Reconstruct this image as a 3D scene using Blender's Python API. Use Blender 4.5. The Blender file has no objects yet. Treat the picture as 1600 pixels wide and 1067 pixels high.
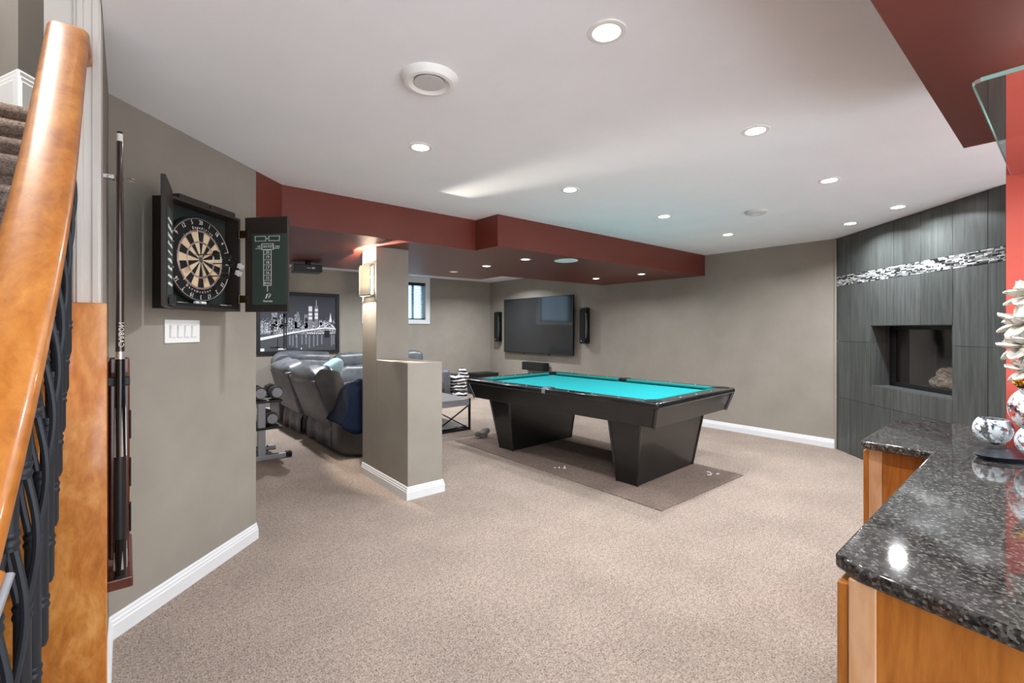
import bpy, bmesh, math, random
from mathutils import Vector, Matrix
random.seed(7)
PI = math.pi
scn = bpy.context.scene
COL = scn.collection

# ------------------------------------------------------------------ camera, world, exposure
cam_d = bpy.data.cameras.new('camera')
cam_d.sensor_width = 36.0
cam_d.lens = 36.0 * 730.0 / 1600.0
cam_d.shift_y = -19.5 / 1600.0
cam_d.clip_start = 0.02
cam = bpy.data.objects.new('camera', cam_d)
COL.objects.link(cam)
cam.location = (0, 0, 1.37)
cam.rotation_euler = (PI / 2, 0, math.radians(-39.55))
scn.camera = cam

world = bpy.data.worlds.new('world')
scn.world = world
world.use_nodes = True
bg = world.node_tree.nodes['Background']
bg.inputs[0].default_value = (0.91, 0.98, 1.05, 1)
bg.inputs[1].default_value = 2.4

scn.view_settings.view_transform = 'Standard'
scn.view_settings.look = 'None'
scn.view_settings.exposure = 1.04
scn.view_settings.gamma = 1.0
scn.view_settings.use_curve_mapping = False
scn.cycles.use_denoising = True
scn.cycles.max_bounces = 10
scn.cycles.diffuse_bounces = 6
scn.cycles.sample_clamp_indirect = 6.0
scn.cycles.caustics_reflective = False
scn.cycles.caustics_refractive = False

POT_W = 9.0       # ceiling pot lights
SOFFIT_W = 4.0     # pot lights in the dropped ceiling
SCONCE_W = 60.0

# ------------------------------------------------------------------ materials
def lin(c):
    return tuple(((v / 255.0) / 12.92 if v <= 10.3 else (((v / 255.0) + 0.055) / 1.055) ** 2.4) for v in c) + (1.0,)

def mat(name, rgb, rough=0.6, metal=0.0, spec=0.5, trans=0.0, emit=0.0, coat=0.0, ior=1.45, alpha=1.0, sheen=0.0):
    m = bpy.data.materials.new(name)
    m.use_nodes = True
    b = m.node_tree.nodes['Principled BSDF']
    b.inputs['Base Color'].default_value = lin(rgb)
    b.inputs['Roughness'].default_value = rough
    b.inputs['Metallic'].default_value = metal
    b.inputs['Specular IOR Level'].default_value = spec
    b.inputs['Transmission Weight'].default_value = trans
    b.inputs['IOR'].default_value = ior
    b.inputs['Alpha'].default_value = alpha
    b.inputs['Coat Weight'].default_value = coat
    b.inputs['Coat Roughness'].default_value = 0.06
    b.inputs['Sheen Weight'].default_value = sheen
    if emit:
        b.inputs['Emission Color'].default_value = lin(rgb)
        b.inputs['Emission Strength'].default_value = emit
    return m

class N:
    """tiny node helper on a material"""
    def __init__(s, m):
        s.m = m; s.t = m.node_tree; s.b = s.t.nodes['Principled BSDF']
    def n(s, typ, **kw):
        x = s.t.nodes.new(typ)
        for k, v in kw.items():
            if k.startswith('i_'):
                key = k[2:]
                key = int(key) if key.isdigit() else key.replace('_', ' ')
                x.inputs[key].default_value = v
            else:
                setattr(x, k, v)
        return x
    def l(s, a, b):
        s.t.links.new(a, b)
    def coords(s, scale=(1, 1, 1), kind='Object', rot=(0, 0, 0)):
        tc = s.n('ShaderNodeTexCoord'); mp = s.n('ShaderNodeMapping')
        mp.inputs['Scale'].default_value = scale
        mp.inputs['Rotation'].default_value = rot
        s.l(tc.outputs[kind], mp.inputs['Vector'])
        return mp.outputs['Vector']
    def noise(s, vec, scale, detail=4, rough=0.6, dist=0.0):
        x = s.n('ShaderNodeTexNoise')
        x.inputs['Scale'].default_value = scale; x.inputs['Detail'].default_value = detail
        x.inputs['Roughness'].default_value = rough; x.inputs['Distortion'].default_value = dist
        s.l(vec, x.inputs['Vector'])
        return x.outputs['Fac']
    def ramp(s, fac, stops):
        r = s.n('ShaderNodeValToRGB')
        e = r.color_ramp.elements
        while len(e) < len(stops): e.new(0.5)
        for el, (p, c) in zip(e, stops):
            el.position = p
            el.color = lin(c) if len(c) == 3 else c
        s.l(fac, r.inputs['Fac'])
        return r.outputs['Color']
    def mix(s, fac, a, b, mode='MIX'):
        x = s.n('ShaderNodeMix', data_type='RGBA', blend_type=mode)
        for sock, v in ((x.inputs[0], fac), (x.inputs[6], a), (x.inputs[7], b)):
            if hasattr(v, 'links'): s.l(v, sock)
            else: sock.default_value = v
        return x.outputs[2]
    def bump(s, h, strength=0.3, dist=0.01):
        x = s.n('ShaderNodeBump'); x.inputs['Strength'].default_value = strength; x.inputs['Distance'].default_value = dist
        s.l(h, x.inputs['Height']); s.l(x.outputs['Normal'], s.b.inputs['Normal'])
    def base(s, c):
        s.l(c, s.b.inputs['Base Color'])

def paint(name, rgb, rough=0.75, var=4, bump=0.05, spec=0.3):
    m = mat(name, rgb, rough, spec=spec); n = N(m)
    v = n.coords()
    f = n.noise(v, 3.0, 3)
    n.base(n.ramp(f, [(0.3, tuple(max(0, c - var) for c in rgb)), (0.7, tuple(min(255, c + var) for c in rgb))]))
    n.bump(n.noise(v, 220, 2), bump, 0.002)
    return m

M = {}
M['wall'] = paint('taupe_wall_paint', (146, 139, 129))
M['ceiling'] = paint('white_ceiling_paint', (243, 246, 250), 0.9, 2)
M['soffit'] = paint('brick_red_paint', (108, 49, 39), 0.38, 3, 0.02, 0.5)
M['coral'] = paint('lit_red_paint', (206, 89, 76), 0.5, 3, 0.03, 0.4)  # the red paint with strong bar light put into its colour
M['shaded_wall'] = paint('shaded_taupe_paint', (132, 127, 121))  # same taupe as the walls, darkened for the stairwell shade
M['white'] = paint('white_trim_paint', (220, 221, 222), 0.4, 2, 0.02, 0.5)
M['cream'] = paint('cream_trim_paint', (214, 208, 198), 0.5, 2, 0.02, 0.4)
M['white_plastic'] = mat('white_plastic', (236, 235, 232), 0.35)
M['grey_plastic'] = mat('grey_white_plastic', (205, 205, 205), 0.5)
M['black'] = mat('black_satin', (18, 18, 19), 0.45)
M['black_gloss'] = mat('black_gloss', (10, 10, 11), 0.12)
M['iron'] = mat('wrought_iron', (44, 48, 54), 0.45, 0.3)
M['chrome'] = mat('chrome', (215, 215, 215), 0.18, 1.0)
M['steel'] = mat('grey_painted_steel', (150, 151, 155), 0.4, 0.4)
M['gold'] = mat('gold_metal', (214, 160, 60), 0.2, 1.0)
M['brass'] = mat('aged_brass', (120, 100, 70), 0.35, 1.0)
M['dark_wood'] = mat('dark_stained_wood', (44, 37, 33), 0.45)
M['lamp_glow'] = mat('lamp_glow', (255, 247, 238), 0.5, emit=9.0)
M['lamp_off_glow'] = mat('lamp_lens', (235, 228, 222), 0.4, emit=0.25)  # unlit lens, given a faint glow to look bright
M['chalk'] = mat('chalk_white', (225, 228, 222), 0.9)
M['cue_white'] = mat('cue_white', (222, 218, 210), 0.35)
M['wire'] = mat('silver_wire', (190, 186, 180), 0.3, 0.7)
M['navy'] = mat('navy_fleece', (16, 23, 42), 0.95, spec=0.1, sheen=0.03)
M['teal_fabric'] = mat('pale_teal_fabric', (132, 158, 160), 0.9, sheen=0.2)
M['petal'] = mat('white_petal', (236, 230, 218), 0.6, sheen=0.1)
M['twig'] = mat('brown_twig', (90, 72, 55), 0.7)
M['ember'] = mat('ash_bed', (48, 46, 44), 0.95)
M['rubber'] = mat('black_rubber', (22, 22, 22), 0.8)
M['ash_grey'] = mat('grey_knit', (120, 114, 110), 0.95)

def carpet(name, dark, mid, light):
    m = mat(name, mid, 0.95, spec=0.1); n = N(m)
    v = n.coords()
    f1 = n.noise(v, 130, 3, 0.75)
    f2 = n.noise(v, 2.2, 4, 0.6)
    f3 = n.noise(v, 45, 2, 0.6)
    c1 = n.ramp(f1, [(0.34, dark), (0.47, mid), (0.62, light)])
    c2 = n.mix(0.22, c1, n.ramp(f3, [(0.35, dark), (0.65, light)]))
    big = n.ramp(f2, [(0.3, (226, 226, 226)), (0.7, (255, 255, 255))])
    n.base(n.mix(0.8, c2, big, 'MULTIPLY'))
    n.bump(f1, 0.9, 0.02)
    return m
M['carpet'] = carpet('beige_carpet', (98, 82, 72), (183, 163, 149), (220, 202, 188))
M['mat_carpet'] = carpet('brown_carpet_mat', (88, 71, 63), (146, 126, 114), (174, 155, 143))
M['stair_carpet'] = carpet('stair_carpet', (92, 77, 70), (158, 138, 128), (188, 170, 158))

def wood(name, dark, mid, light, stretch=(2, 2, 0.25), scale=9, coat=0.6, rough=0.3, rot=(0, 0, 0), dist=1.6):
    m = mat(name, mid, rough, coat=coat); n = N(m)
    v = n.coords(stretch, rot=rot)
    f = n.noise(v, scale, 6, 0.62, dist)
    g = n.noise(v, scale * 6, 3, 0.6, 0.4)
    c = n.ramp(f, [(0.3, dark), (0.5, mid), (0.7, light)])
    n.base(n.mix(0.25, c, n.ramp(g, [(0.35, dark), (0.65, light)])))
    return m
M['maple'] = wood('figured_maple', (160, 86, 22), (202, 126, 48), (230, 168, 94), (3, 3, 1.2), 3.2, 0.5, 0.3, (0.5, 0.3, 0), 1.2)
M['rail_wood'] = wood('honey_rail_wood', (146, 80, 16), (182, 108, 32), (206, 138, 62), (2.2, 1.2, 1.2), 5, 0.4, 0.36, (0, 0, 0), 1.5)
M['cabinet'] = wood('amber_cabinet_wood', (150, 84, 26), (176, 106, 40), (192, 124, 54), (3, 3, 0.5), 5, 0.35, 0.38)
M['stile'] = wood('stile_wood_sheen', (196, 140, 96), (212, 164, 124), (222, 178, 142), (3, 3, 0.4), 5, 0.4, 0.3)  # cabinet wood made paler to stand in for a reflection
M['mahogany'] = wood('mahogany', (52, 22, 14), (84, 38, 24), (104, 50, 32), (3, 3, 0.4), 6, 0.5, 0.3)
M['pool_black'] = wood('black_stained_oak', (8, 8, 9), (14, 14, 15), (25, 24, 24), (1.2, 1.2, 6), 6, 0.45, 0.35)
M['pool_rail'] = wood('black_rail_laminate', (12, 12, 14), (18, 18, 20), (26, 26, 28), (2, 2, 2), 6, 0.8, 0.25)

def granite():
    m = mat('dark_granite', (70, 66, 63), 0.06, spec=0.5, coat=0.0); n = N(m)
    v = n.coords((1, 1, 1))
    vo = n.n('ShaderNodeTexVoronoi'); vo.inputs['Scale'].default_value = 190; n.l(v, vo.inputs['Vector'])
    bw = n.n('ShaderNodeRGBToBW'); n.l(vo.outputs['Color'], bw.inputs[0])
    c1 = n.ramp(bw.outputs[0], [(0.25, (20, 19, 18)), (0.5, (56, 51, 48)), (0.72, (88, 83, 79)), (0.85, (146, 142, 138))])
    f = n.noise(v, 85, 4, 0.7)
    c2 = n.ramp(f, [(0.38, (18, 17, 17)), (0.55, (68, 63, 60)), (0.68, (122, 117, 112))])
    n.base(n.mix(0.5, c1, c2))
    return m
M['granite'] = granite()

def tile_mat():
    m = mat('charcoal_tile', (66, 69, 67), 0.34, spec=0.4); n = N(m)
    v = n.coords((16, 16, 0.9))
    f = n.noise(v, 2.4, 5, 0.6, 0.5)
    oi = n.n('ShaderNodeObjectInfo')
    c = n.ramp(f, [(0.3, (64, 66, 65)), (0.7, (92, 95, 93))])
    r = n.ramp(oi.outputs['Random'], [(0.0, (224, 226, 224)), (1.0, (255, 255, 255))])
    n.base(n.mix(1.0, c, r, 'MULTIPLY'))
    return m
M['tile'] = tile_mat()

def mosaic_mat():
    m = mat('glass_stone_mosaic', (170, 172, 170), 0.2, spec=0.6); n = N(m)
    gi = n.n('ShaderNodeNewGeometry')
    n.base(n.ramp(gi.outputs['Random Per Island'], [(0.0, (36, 38, 38)), (0.25, (66, 68, 68)), (0.32, (104, 106, 106)), (0.6, (146, 148, 147)), (1.0, (205, 207, 205))]))
    return m
M['mosaic'] = mosaic_mat()

def leather(name, rgb, rough=0.36):
    m = mat(name, rgb, rough, spec=0.5); n = N(m)
    v = n.coords()
    f = n.noise(v, 7, 3, 0.6)
    n.base(n.ramp(f, [(0.3, tuple(int(c * 0.85) for c in rgb)), (0.7, tuple(min(255, int(c * 1.15)) for c in rgb))]))
    vo = n.noise(v, 160, 3, 0.6)
    n.bump(vo, 0.12, 0.004)
    return m
M['leather'] = leather('grey_leather', (86, 88, 92), 0.33)
M['leather_back'] = leather('grey_vinyl_back', (92, 91, 96), 0.45)
M['leather_dark'] = leather('dark_taupe_leather', (64, 60, 57), 0.4)

def cloth_mat():
    m = mat('teal_pool_cloth', (22, 142, 146), 0.9, spec=0.15); n = N(m)
    f = n.noise(n.coords(), 900, 2)
    n.base(n.ramp(f, [(0.3, (20, 138, 142)), (0.7, (26, 147, 151))]))
    return m
M['cloth'] = cloth_mat()
M['cushion'] = mat('teal_cushion_cloth', (16, 118, 114), 0.85, spec=0.15)

def zebra_mat():
    m = mat('zebra_fabric', (230, 230, 228), 0.9); n = N(m)
    w = n.n('ShaderNodeTexWave', wave_type='BANDS', bands_direction='Z')
    w.inputs['Scale'].default_value = 5.0; w.inputs['Distortion'].default_value = 5.0; w.inputs['Detail'].default_value = 2
    n.l(n.coords(), w.inputs['Vector'])
    n.base(n.ramp(w.outputs['Fac'], [(0.45, (24, 24, 24)), (0.52, (232, 232, 230))]))
    return m
M['zebra'] = zebra_mat()

def etched_glass():
    m = bpy.data.materials.new('etched_map_glass'); m.use_nodes = True
    t = m.node_tree; b = t.nodes['Principled BSDF']
    b.inputs['Transmission Weight'].default_value = 1.0; b.inputs['Roughness'].default_value = 0.02; b.inputs['IOR'].default_value = 1.2
    b.inputs['Base Color'].default_value = (0.95, 0.97, 0.98, 1)
    d = t.nodes.new('ShaderNodeBsdfPrincipled'); d.inputs['Base Color'].default_value = lin((226, 228, 232)); d.inputs['Roughness'].default_value = 0.4
    tc = t.nodes.new('ShaderNodeTexCoord'); nz = t.nodes.new('ShaderNodeTexNoise')
    nz.inputs['Scale'].default_value = 22; nz.inputs['Detail'].default_value = 5; nz.inputs['Roughness'].default_value = 0.6
    rp = t.nodes.new('ShaderNodeValToRGB'); rp.color_ramp.elements[0].position = 0.46; rp.color_ramp.elements[1].position = 0.5
    mx = t.nodes.new('ShaderNodeMixShader')
    t.links.new(tc.outputs['Object'], nz.inputs['Vector']); t.links.new(nz.outputs['Fac'], rp.inputs[0])
    t.links.new(rp.outputs[0], mx.inputs[0]); t.links.new(b.outputs[0], mx.inputs[1]); t.links.new(d.outputs[0], mx.inputs[2])
    t.links.new(mx.outputs[0], t.nodes['Material Output'].inputs['Surface'])
    return m
M['etched'] = etched_glass()

def thin_glass(name, tint, refl=0.12, rough=0.02):
    m = bpy.data.materials.new(name); m.use_nodes = True
    t = m.node_tree; t.nodes.remove(t.nodes['Principled BSDF'])
    tr = t.nodes.new('ShaderNodeBsdfTransparent'); tr.inputs[0].default_value = tint
    gl = t.nodes.new('ShaderNodeBsdfGlossy'); gl.inputs['Roughness'].default_value = rough; gl.inputs[0].default_value = (1, 1, 1, 1)
    fr = t.nodes.new('ShaderNodeFresnel'); fr.inputs[0].default_value = 1.5
    ad = t.nodes.new('ShaderNodeMath'); ad.operation = 'ADD'; ad.use_clamp = True; ad.inputs[1].default_value = refl
    mx = t.nodes.new('ShaderNodeMixShader')
    ge = t.nodes.new('ShaderNodeNewGeometry'); iv = t.nodes.new('ShaderNodeMath'); iv.operation = 'SUBTRACT'; iv.inputs[0].default_value = 1.0
    mu = t.nodes.new('ShaderNodeMath'); mu.operation = 'MULTIPLY'
    t.links.new(ge.outputs['Backfacing'], iv.inputs[1]); t.links.new(fr.outputs[0], ad.inputs[0])
    t.links.new(ad.outputs[0], mu.inputs[0]); t.links.new(iv.outputs[0], mu.inputs[1]); t.links.new(mu.outputs[0], mx.inputs[0])
    t.links.new(tr.outputs[0], mx.inputs[1]); t.links.new(gl.outputs[0], mx.inputs[2])
    t.links.new(mx.outputs[0], t.nodes['Material Output'].inputs['Surface'])
    return m
M['pane'] = thin_glass('daylight_tint_glass', (0.58, 0.70, 0.77, 1), 0.04)  # tint stands in for dimmer, bluish daylight outside
M['fire_glass'] = thin_glass('fireplace_glass', (0.95, 0.95, 0.95, 1), 0.06)
M['shelf_glass'] = thin_glass('shelf_glass', (0.80, 0.87, 0.86, 1), 0.35)
M['shelf_edge'] = mat('green_glass_edge', (150, 190, 178), 0.1, spec=0.8, coat=0.5)

def frosted():
    m = bpy.data.materials.new('frosted_shade'); m.use_nodes = True
    t = m.node_tree; b = t.nodes['Principled BSDF']
    b.inputs['Base Color'].default_value = lin((226, 224, 218)); b.inputs['Roughness'].default_value = 0.5
    tl = t.nodes.new('ShaderNodeBsdfTranslucent'); tl.inputs[0].default_value = lin((235, 228, 214))
    mx = t.nodes.new('ShaderNodeMixShader'); mx.inputs[0].default_value = 0.14
    t.links.new(b.outputs[0], mx.inputs[1]); t.links.new(tl.outputs[0], mx.inputs[2])
    t.links.new(mx.outputs[0], t.nodes['Material Output'].inputs['Surface'])
    return m
M['frosted'] = frosted()
M['screen'] = mat('tv_screen', (42, 43, 44), 0.07, spec=0.6)
M['blind'] = mat('blue_white_blind', (196, 220, 232), 0.5)
M['teal_dark'] = mat('teal_window_bar', (38, 92, 112), 0.5)
M['stone_top'] = wood('grey_table_top', (112, 110, 112), (134, 132, 134), (152, 150, 152), (0.6, 4, 4), 6, 0.2, 0.3)
M['chalk_green'] = mat('green_chalkboard', (52, 66, 60), 0.75)
M['board_black'] = mat('dartboard_black', (14, 13, 12), 0.9)
M['board_dark'] = mat('sisal_black', (26, 20, 17), 0.95)
M['board_cream'] = mat('sisal_cream', (206, 182, 148), 0.95)
M['board_pink'] = mat('sisal_ring', (150, 112, 98), 0.95)
M['board_olive'] = mat('sisal_bull', (74, 72, 56), 0.95)
M['flight'] = mat('dark_flight', (40, 44, 38), 0.4)
M['flight_white'] = mat('pale_flight', (214, 214, 214), 0.4)
M['print_sky'] = mat('print_night_sky', (56, 58, 68), 0.35)
M['print_water'] = mat('print_water', (66, 68, 74), 0.35)
M['print_black'] = mat('print_black', (16, 16, 19), 0.4)
M['print_grey'] = mat('print_grey', (118, 120, 128), 0.4)
M['print_white'] = mat('print_white', (226, 228, 234), 0.4)
def city_mat():
    m = mat('print_city', (120, 122, 128), 0.4); n = N(m)
    v = n.coords((1, 1, 1))
    f = n.noise(v, 75, 5, 0.8)
    n.base(n.ramp(f, [(0.42, (34, 35, 40)), (0.50, (96, 98, 106)), (0.60, (226, 228, 232))]))
    return m
M['print_city'] = city_mat()
def log_mat():
    m = mat('ceramic_log', (120, 106, 94), 0.9); n = N(m)
    f = n.noise(n.coords((2, 8, 8)), 5, 5, 0.7, 1)
    n.base(n.ramp(f, [(0.35, (80, 72, 66)), (0.52, (176, 158, 142)), (0.68, (232, 216, 198))]))
    n.bump(f, 0.8, 0.03)
    return m
M['log'] = log_mat()

# ------------------------------------------------------------------ mesh helpers
class MB:
    def __init__(s): s.bm = bmesh.new()
    def face(s, pts):
        vs = [s.bm.verts.new(p) for p in pts]
        return s.bm.faces.new(vs)
    def box(s, x0, x1, y0, y1, z0, z1, bev=0.0, seg=2, mtx=None):
        r = bmesh.ops.create_cube(s.bm, size=1.0)
        vs = r['verts']
        for v in vs:
            v.co = Vector(((x0 + x1) / 2 + v.co.x * (x1 - x0), (y0 + y1) / 2 + v.co.y * (y1 - y0), (z0 + z1) / 2 + v.co.z * (z1 - z0)))
        allv = set(vs)
        if bev:
            es = list({e for v in vs for e in v.link_edges})
            rb = bmesh.ops.bevel(s.bm, geom=es, offset=bev, segments=seg, profile=0.5, affect='EDGES')
            allv = set(rb['verts']) | {v for v in vs if v.is_valid}
        if mtx is not None:
            for v in allv: v.co = mtx @ v.co
        return s
    def hexa(s, bot, top):
        """eight corners: bottom ring and top ring (both counter-clockwise from above)"""
        b = [s.bm.verts.new(p) for p in bot]; t = [s.bm.verts.new(p) for p in top]
        n = len(b)
        s.bm.faces.new(b[::-1]); s.bm.faces.new(t)
        for i in range(n):
            j = (i + 1) % n
            s.bm.faces.new((b[i], b[j], t[j], t[i]))
        return s
    def prism(s, poly, z0, z1):
        return s.hexa([(x, y, z0) for x, y in poly], [(x, y, z1) for x, y in poly])
    def extrude_profile(s, prof, p0, p1, out, m0=0.0, m1=0.0):
        """profile of (distance out, height) swept from p0 to p1 (2-D points); out = 2-D unit vector"""
        dx, dy = p1[0] - p0[0], p1[1] - p0[1]; dl = math.hypot(dx, dy); dx /= dl; dy /= dl
        a = [s.bm.verts.new((p0[0] + (out[0] - dx * m0) * o, p0[1] + (out[1] - dy * m0) * o, z)) for o, z in prof]
        b = [s.bm.verts.new((p1[0] + (out[0] + dx * m1) * o, p1[1] + (out[1] + dy * m1) * o, z)) for o, z in prof]
        n = len(prof)
        for i in range(n):
            j = (i + 1) % n
            s.bm.faces.new((a[i], a[j], b[j], b[i]))
        s.bm.faces.new(a[::-1]); s.bm.faces.new(b)
        bmesh.ops.recalc_face_normals(s.bm, faces=s.bm.faces[:])
        return s
    def cyl(s, p0, p1, r0, r1=None, n=16, cap=True):
        r1 = r0 if r1 is None else r1
        p0 = Vector(p0); p1 = Vector(p1); d = (p1 - p0).normalized()
        a = d.orthogonal().normalized(); b = d.cross(a)
        A = []; B = []
        for i in range(n):
            c, t = math.cos(2 * PI * i / n), math.sin(2 * PI * i / n)
            A.append(s.bm.verts.new(p0 + (a * c + b * t) * r0)); B.append(s.bm.verts.new(p1 + (a * c + b * t) * r1))
        for i in range(n):
            j = (i + 1) % n
            s.bm.faces.new((A[i], A[j], B[j], B[i]))
        if cap:
            s.bm.faces.new(A[::-1]); s.bm.faces.new(B)
        return s
    def tube(s, pts, r, n=10, ry=None, up=None, close=True):
        """swept tube along pts; r number or list; ry = second radius (flattened)"""
        pts = [Vector(p) for p in pts]; m = len(pts)
        R = r if isinstance(r, (list, tuple)) else [r] * m
        rings = []; prev = None
        for i, p in enumerate(pts):
            d = (pts[min(i + 1, m - 1)] - pts[max(i - 1, 0)]).normalized()
            if up is not None:
                a = d.cross(Vector(up)).normalized()
            elif prev is None:
                a = d.orthogonal().normalized()
            else:
                a = (prev - d * prev.dot(d)).normalized()
            prev = a
            b = d.cross(a).normalized()
            q = R[i] if ry is None else ry * R[i] / R[0]
            rings.append([s.bm.verts.new(p + a * R[i] * math.cos(2 * PI * k / n) + b * q * math.sin(2 * PI * k / n)) for k in range(n)])
        for A, B in zip(rings, rings[1:]):
            for k in range(n):
                j = (k + 1) % n
                s.bm.faces.new((A[k], A[j], B[j], B[k]))
        if close:
            s.bm.faces.new(rings[0][::-1]); s.bm.faces.new(rings[-1])
        bmesh.ops.recalc_face_normals(s.bm, faces=s.bm.faces[:])
        return s
    def lathe(s, prof, n=32, c=(0, 0, 0)):
        """profile of (r, z) about the z axis"""
        rings = []
        for r, z in prof:
            if r < 1e-6:
                rings.append([s.bm.verts.new((c[0], c[1], c[2] + z))])
            else:
                rings.append([s.bm.verts.new((c[0] + r * math.cos(2 * PI * k / n), c[1] + r * math.sin(2 * PI * k / n), c[2] + z)) for k in range(n)])
        for A, B in zip(rings, rings[1:]):
            if len(A) == 1 and len(B) == 1: continue
            for k in range(n):
                j = (k + 1) % n
                if len(A) == 1: s.bm.faces.new((A[0], B[j], B[k]))
                elif len(B) == 1: s.bm.faces.new((A[k], A[j], B[0]))
                else: s.bm.faces.new((A[k], A[j], B[j], B[k]))
        bmesh.ops.recalc_face_normals(s.bm, faces=s.bm.faces[:])
        return s
    def pillow(s, c, size, e=(0.5, 0.4), n=(24, 16), mtx=None, noise=0.0, seed=0, fold=6.0):
        """superellipsoid cushion"""
        from mathutils import noise as NZ
        def sp(v, p): return math.copysign(abs(v) ** p, v)
        rows = []
        for i in range(n[1] + 1):
            ph = -PI / 2 + PI * i / n[1]
            row = []
            for k in range(n[0]):
                th = 2 * PI * k / n[0]
                p = Vector((sp(math.cos(ph), e[1]) * sp(math.cos(th), e[0]), sp(math.cos(ph), e[1]) * sp(math.sin(th), e[0]), sp(math.sin(ph), e[1])))
                q = Vector((p.x * size[0] / 2, p.y * size[1] / 2, p.z * size[2] / 2))
                if noise:
                    q += p.normalized() * noise * NZ.noise(Vector((q.x * fold, q.y * fold, q.z * fold)) + Vector((seed * 3.1, seed, 0)))
                if mtx is not None: q = mtx @ q
                row.append(q + Vector(c))
            rows.append(row)
        bot = s.bm.verts.new(sum(rows[0], Vector()) / n[0]); top = s.bm.verts.new(sum(rows[-1], Vector()) / n[0])
        V = [[s.bm.verts.new(p) for p in row] for row in rows[1:-1]]
        for A, B in zip(V, V[1:]):
            for k in range(n[0]):
                j = (k + 1) % n[0]
                s.bm.faces.new((A[k], A[j], B[j], B[k]))
        for k in range(n[0]):
            j = (k + 1) % n[0]
            s.bm.faces.new((bot, V[0][j], V[0][k])); s.bm.faces.new((top, V[-1][k], V[-1][j]))
        return s
    def sphere(s, c, r, n=(24, 16)):
        return s.pillow(c, (2 * r, 2 * r, 2 * r), (1, 1), n)

def obj(name, mb, m, parent=None, smooth=False, kind=None, bevel=0.0, seg=2, angle=40):
    me = bpy.data.meshes.new(name)
    mb.bm.to_mesh(me); mb.bm.free()
    o = bpy.data.objects.new(name, me)
    me.materials.append(M[m] if isinstance(m, str) else m)
    if smooth:
        me.polygons.foreach_set('use_smooth', [True] * len(me.polygons))
        me.set_sharp_from_angle(angle=math.radians(angle))
    COL.objects.link(o)
    if parent is not None: o.parent = parent
    if kind: o['kind'] = kind
    if bevel:
        b = o.modifiers.new('bevel', 'BEVEL'); b.width = bevel; b.segments = seg; b.limit_method = 'ANGLE'; b.harden_normals = False
    return o

def struct(name, mb, m, parent=None, **kw):
    o = obj(name, mb, m, parent, **kw)
    if parent is None: o['kind'] = 'structure'
    return o

def thing(name, label, cat, loc=(0, 0, 0), rotz=0.0, group=None):
    o = bpy.data.objects.new(name, None); COL.objects.link(o)
    o.location = loc; o.rotation_euler = (0, 0, rotz)
    o.empty_display_size = 0.1
    o['label'] = label; o['category'] = cat
    if group: o['group'] = group
    return o

def tag(o, label, cat, group=None):
    o['label'] = label; o['category'] = cat
    if group: o['group'] = group
    return o

def kids(o): return [c for c in bpy.data.objects if c.parent is o]
def copy_tree(o, parent=None):
    c = o.copy(); COL.objects.link(c)
    c.parent = parent
    for ch in kids(o): copy_tree(ch, c)
    return c

def text(name, body, size, loc, rot, m, parent=None, align='CENTER', ext=0.0004, sx=1.0):
    cu = bpy.data.curves.new(name, 'FONT'); cu.body = body; cu.size = size
    cu.align_x = align; cu.align_y = 'CENTER'; cu.extrude = ext; cu.resolution_u = 2
    o = bpy.data.objects.new(name, cu); COL.objects.link(o)
    cu.materials.append(M[m]); o.location = loc; o.rotation_euler = rot; o.scale = (sx, 1, 1)
    me = bpy.data.meshes.new_from_object(o)
    m_ = bpy.data.objects.new(name, me); COL.objects.link(m_)
    m_.location = loc; m_.rotation_euler = rot; m_.scale = (sx, 1, 1)
    bpy.data.objects.remove(o); bpy.data.curves.remove(cu)
    if parent is not None: m_.parent = parent
    return m_

def light(name, kind, loc, watts, size=0.1, rot=(0, 0, 0), color=(1, 0.95, 0.9), spread=None, parent=None):
    d = bpy.data.lights.new(name, kind); d.energy = watts; d.color = color
    if kind == 'AREA':
        d.shape = 'DISK'; d.size = size
        if spread: d.spread = math.radians(spread)
    else:
        d.shadow_soft_size = size
    o = bpy.data.objects.new(name, d); COL.objects.link(o)
    o.location = loc; o.rotation_euler = rot
    if parent is not None: o.parent = parent
    return o

R45 = math.radians(45)
CEIL = 2.405
SOF = 2.117

# ------------------------------------------------------------------ the setting
struct('floor', MB().box(-1.6, 7.0, -2.2, 9.0, -0.1, 0.0), 'carpet')
# ceiling: main slab, open over the stairwell on the left
struct('ceiling', MB().prism([(-0.06, -2.2), (7.0, -2.2), (7.0, 9.0), (0.2, 9.0), (0.2, 3.1), (-0.06, 2.74)], CEIL, CEIL + 0.12), 'ceiling')
# dropped ceiling with its painted faces
struct('ceiling_soffit', MB().prism([(0.40, 3.40), (0.645, 3.42), (0.6552, 3.4252), (0.86, 3.63), (2.565, 3.65), (2.58, 3.325), (6.27, 3.335), (6.27, 5.17), (4.10, 5.19), (4.12, 5.74), (0.40, 5.85)], SOF, CEIL - 0.001), 'soffit')
struct('ceiling_bar_soffit', MB().prism([(0.8, -1.2), (2.67, -1.2), (2.67, 0.30), (0.8, 0.30)], SOF, CEIL - 0.001), 'soffit')
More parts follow.
